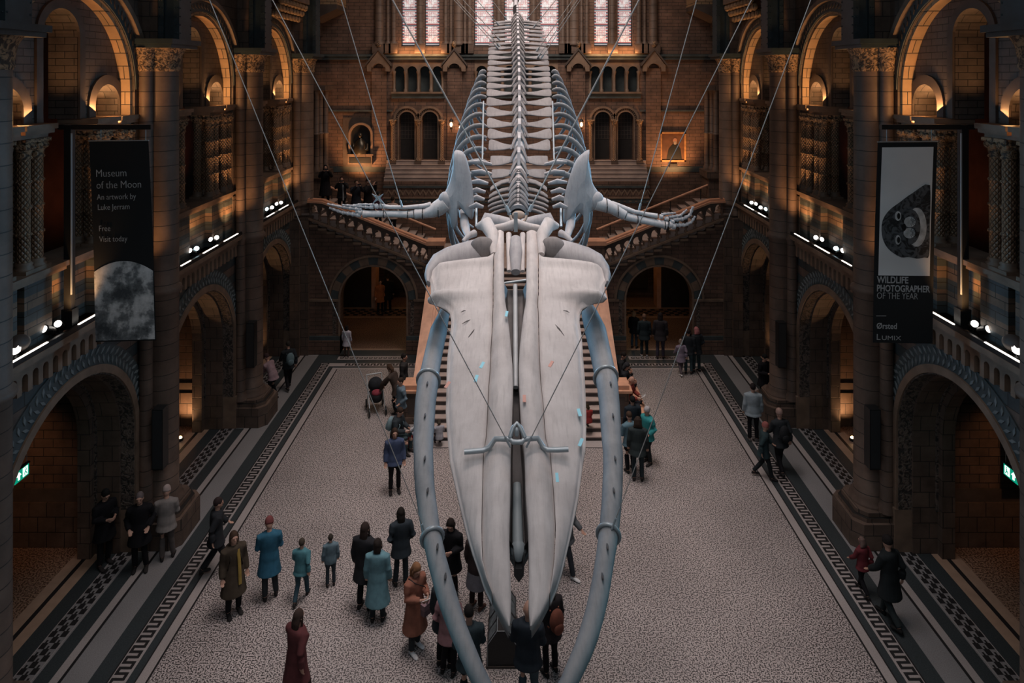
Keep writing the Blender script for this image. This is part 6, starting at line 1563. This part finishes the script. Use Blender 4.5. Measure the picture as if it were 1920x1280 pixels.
# ------------------------------------------------------------------ pushchair
c = at(705, 770)
r = thing('pushchair', 'black pushchair with bags standing left of the staircase pedestal', 'pushchair', c, radians(20))
m = MB(); m.tube([(-.25, -.35, .15), (-.25, .1, .6), (-.25, .45, 1.05)], .016, 8); m.tube([(.25, -.35, .15), (.25, .1, .6), (.25, .45, 1.05)], .016, 8); m.tube([(-.25, .45, 1.05), (.25, .45, 1.05)], .02, 8)
m.tube([(-.25, .35, .15), (-.25, .1, .6)], .014, 8); m.tube([(.25, .35, .15), (.25, .1, .6)], .014, 8); m.build('frame', [M_steel], r)
for x, y in ((-.27, -.35), (.27, -.35), (-.27, .35), (.27, .35)):
    m = MB(); m.lathe((x, y, .14), [(.13, -.02), (.14, 0), (.13, .02)], 18, ax='x'); m.build('wheel', [M_black], r)
m = MB(); m.loft([[Vector((a * cos(t_), y + b_ * sin(t_), z)) for t_ in [2 * pi * i / 14 for i in range(14)]] for z, y, a, b_ in ((.38, 0, .18, .26), (.5, 0, .22, .32), (.62, .02, .23, .30), (.66, .02, .16, .2))]); m.build('seat_shell', [cm(DK)], r)
m = MB(); m.ell((0, .16, .82), (.24, .22, .24), 16, 8); m.build('canopy', [cm((.02, .022, .026))], r)
m = MB(); m.ell((0, -.12, .66), (.17, .16, .10), 12, 8); m.build('blanket', [cm((.20, .035, .05))], r)
m = MB(); m.ell((.05, .3, .3), (.2, .16, .13), 12, 8); m.build('basket', [cm(BLACK)], r)
# ------------------------------------------------------------------ display console in the middle of the floor
c = at(941, 1252)
r = thing('display_console', 'black ridge-topped display console under the tips of the skull', 'display case', c)
prof = [(-.27, 0), (.27, 0), (.27, .44), (.09, .70), (-.09, .70), (-.27, .44)]
m = MB(); m.prism(prof, 'y', 0, 1.15); m.build('cabinet', [M_black], r)
m = MB()
for i in range(6): a, b_ = prof[i], prof[(i + 1) % 6]; m.tube([(a[0], -.004, a[1]), (b_[0], -.004, b_[1])], .006, 5)
m.tube([(-.09, 0, .70), (-.09, 1.15, .70)], .008, 5); m.tube([(.09, 0, .70), (.09, 1.15, .70)], .008, 5); m.build('metal_edging', [M_steel], r)
for s in (-1, 1):
    m = MB(); d = Vector((s * .18, 0, -.26)).normalized(); nn = Vector((s * .26, 0, .18)).normalized()
    for y, w_, u0, u1 in ((.05, .22, .03, .28), (.32, .22, .03, .28), (.6, .3, .03, .28), (.93, .16, .03, .28)):
        b0 = Vector((s * .09, y, .70)) + nn * .006; vv = [b0 + d * u0, b0 + d * u1, b0 + d * u1 + Vector((0, w_, 0)), b0 + d * u0 + Vector((0, w_, 0))]
        if s > 0: vv = vv[::-1]
        m.add([tuple(v) for v in vv] + [tuple(v - nn * .004) for v in vv], [(0, 1, 2, 3), (7, 6, 5, 4)])
    m.build('caption_panel', [plain('caption_panel', (.10, .12, .13), .5, noise=.5, nscale=14)], r)
m = MB(); m.box(-.30, .30, -.02, 1.17, 0, .04); m.build('base_kick', [plain('kick_brown', (.05, .04, .035), .5)], r)
# camera tripods / slim objects through the gallery arches: sofa-like pale shapes
for s in (-1, 1):
    r = thing('gallery_display_block', 'pale angular display block inside the nearest upper gallery opening on the %s' % ('left' if s < 0 else 'right'), 'display block', (s * 10.6, 14.4, 6.1))
    m = MB(); m.prism([(-.5, 0), (.5, 0), (.42, .9), (.05, 1.3), (-.45, 1.0)], 'y', -.3, .3); m.build('block', [plain('block_pale', (.42, .27, .22), .7, noise=.1)], r)
    m = MB(); m.ell((0, 0, 1.65), (.22, .2, .3), 10, 8); m.build('carved_top', [M_cap], r)
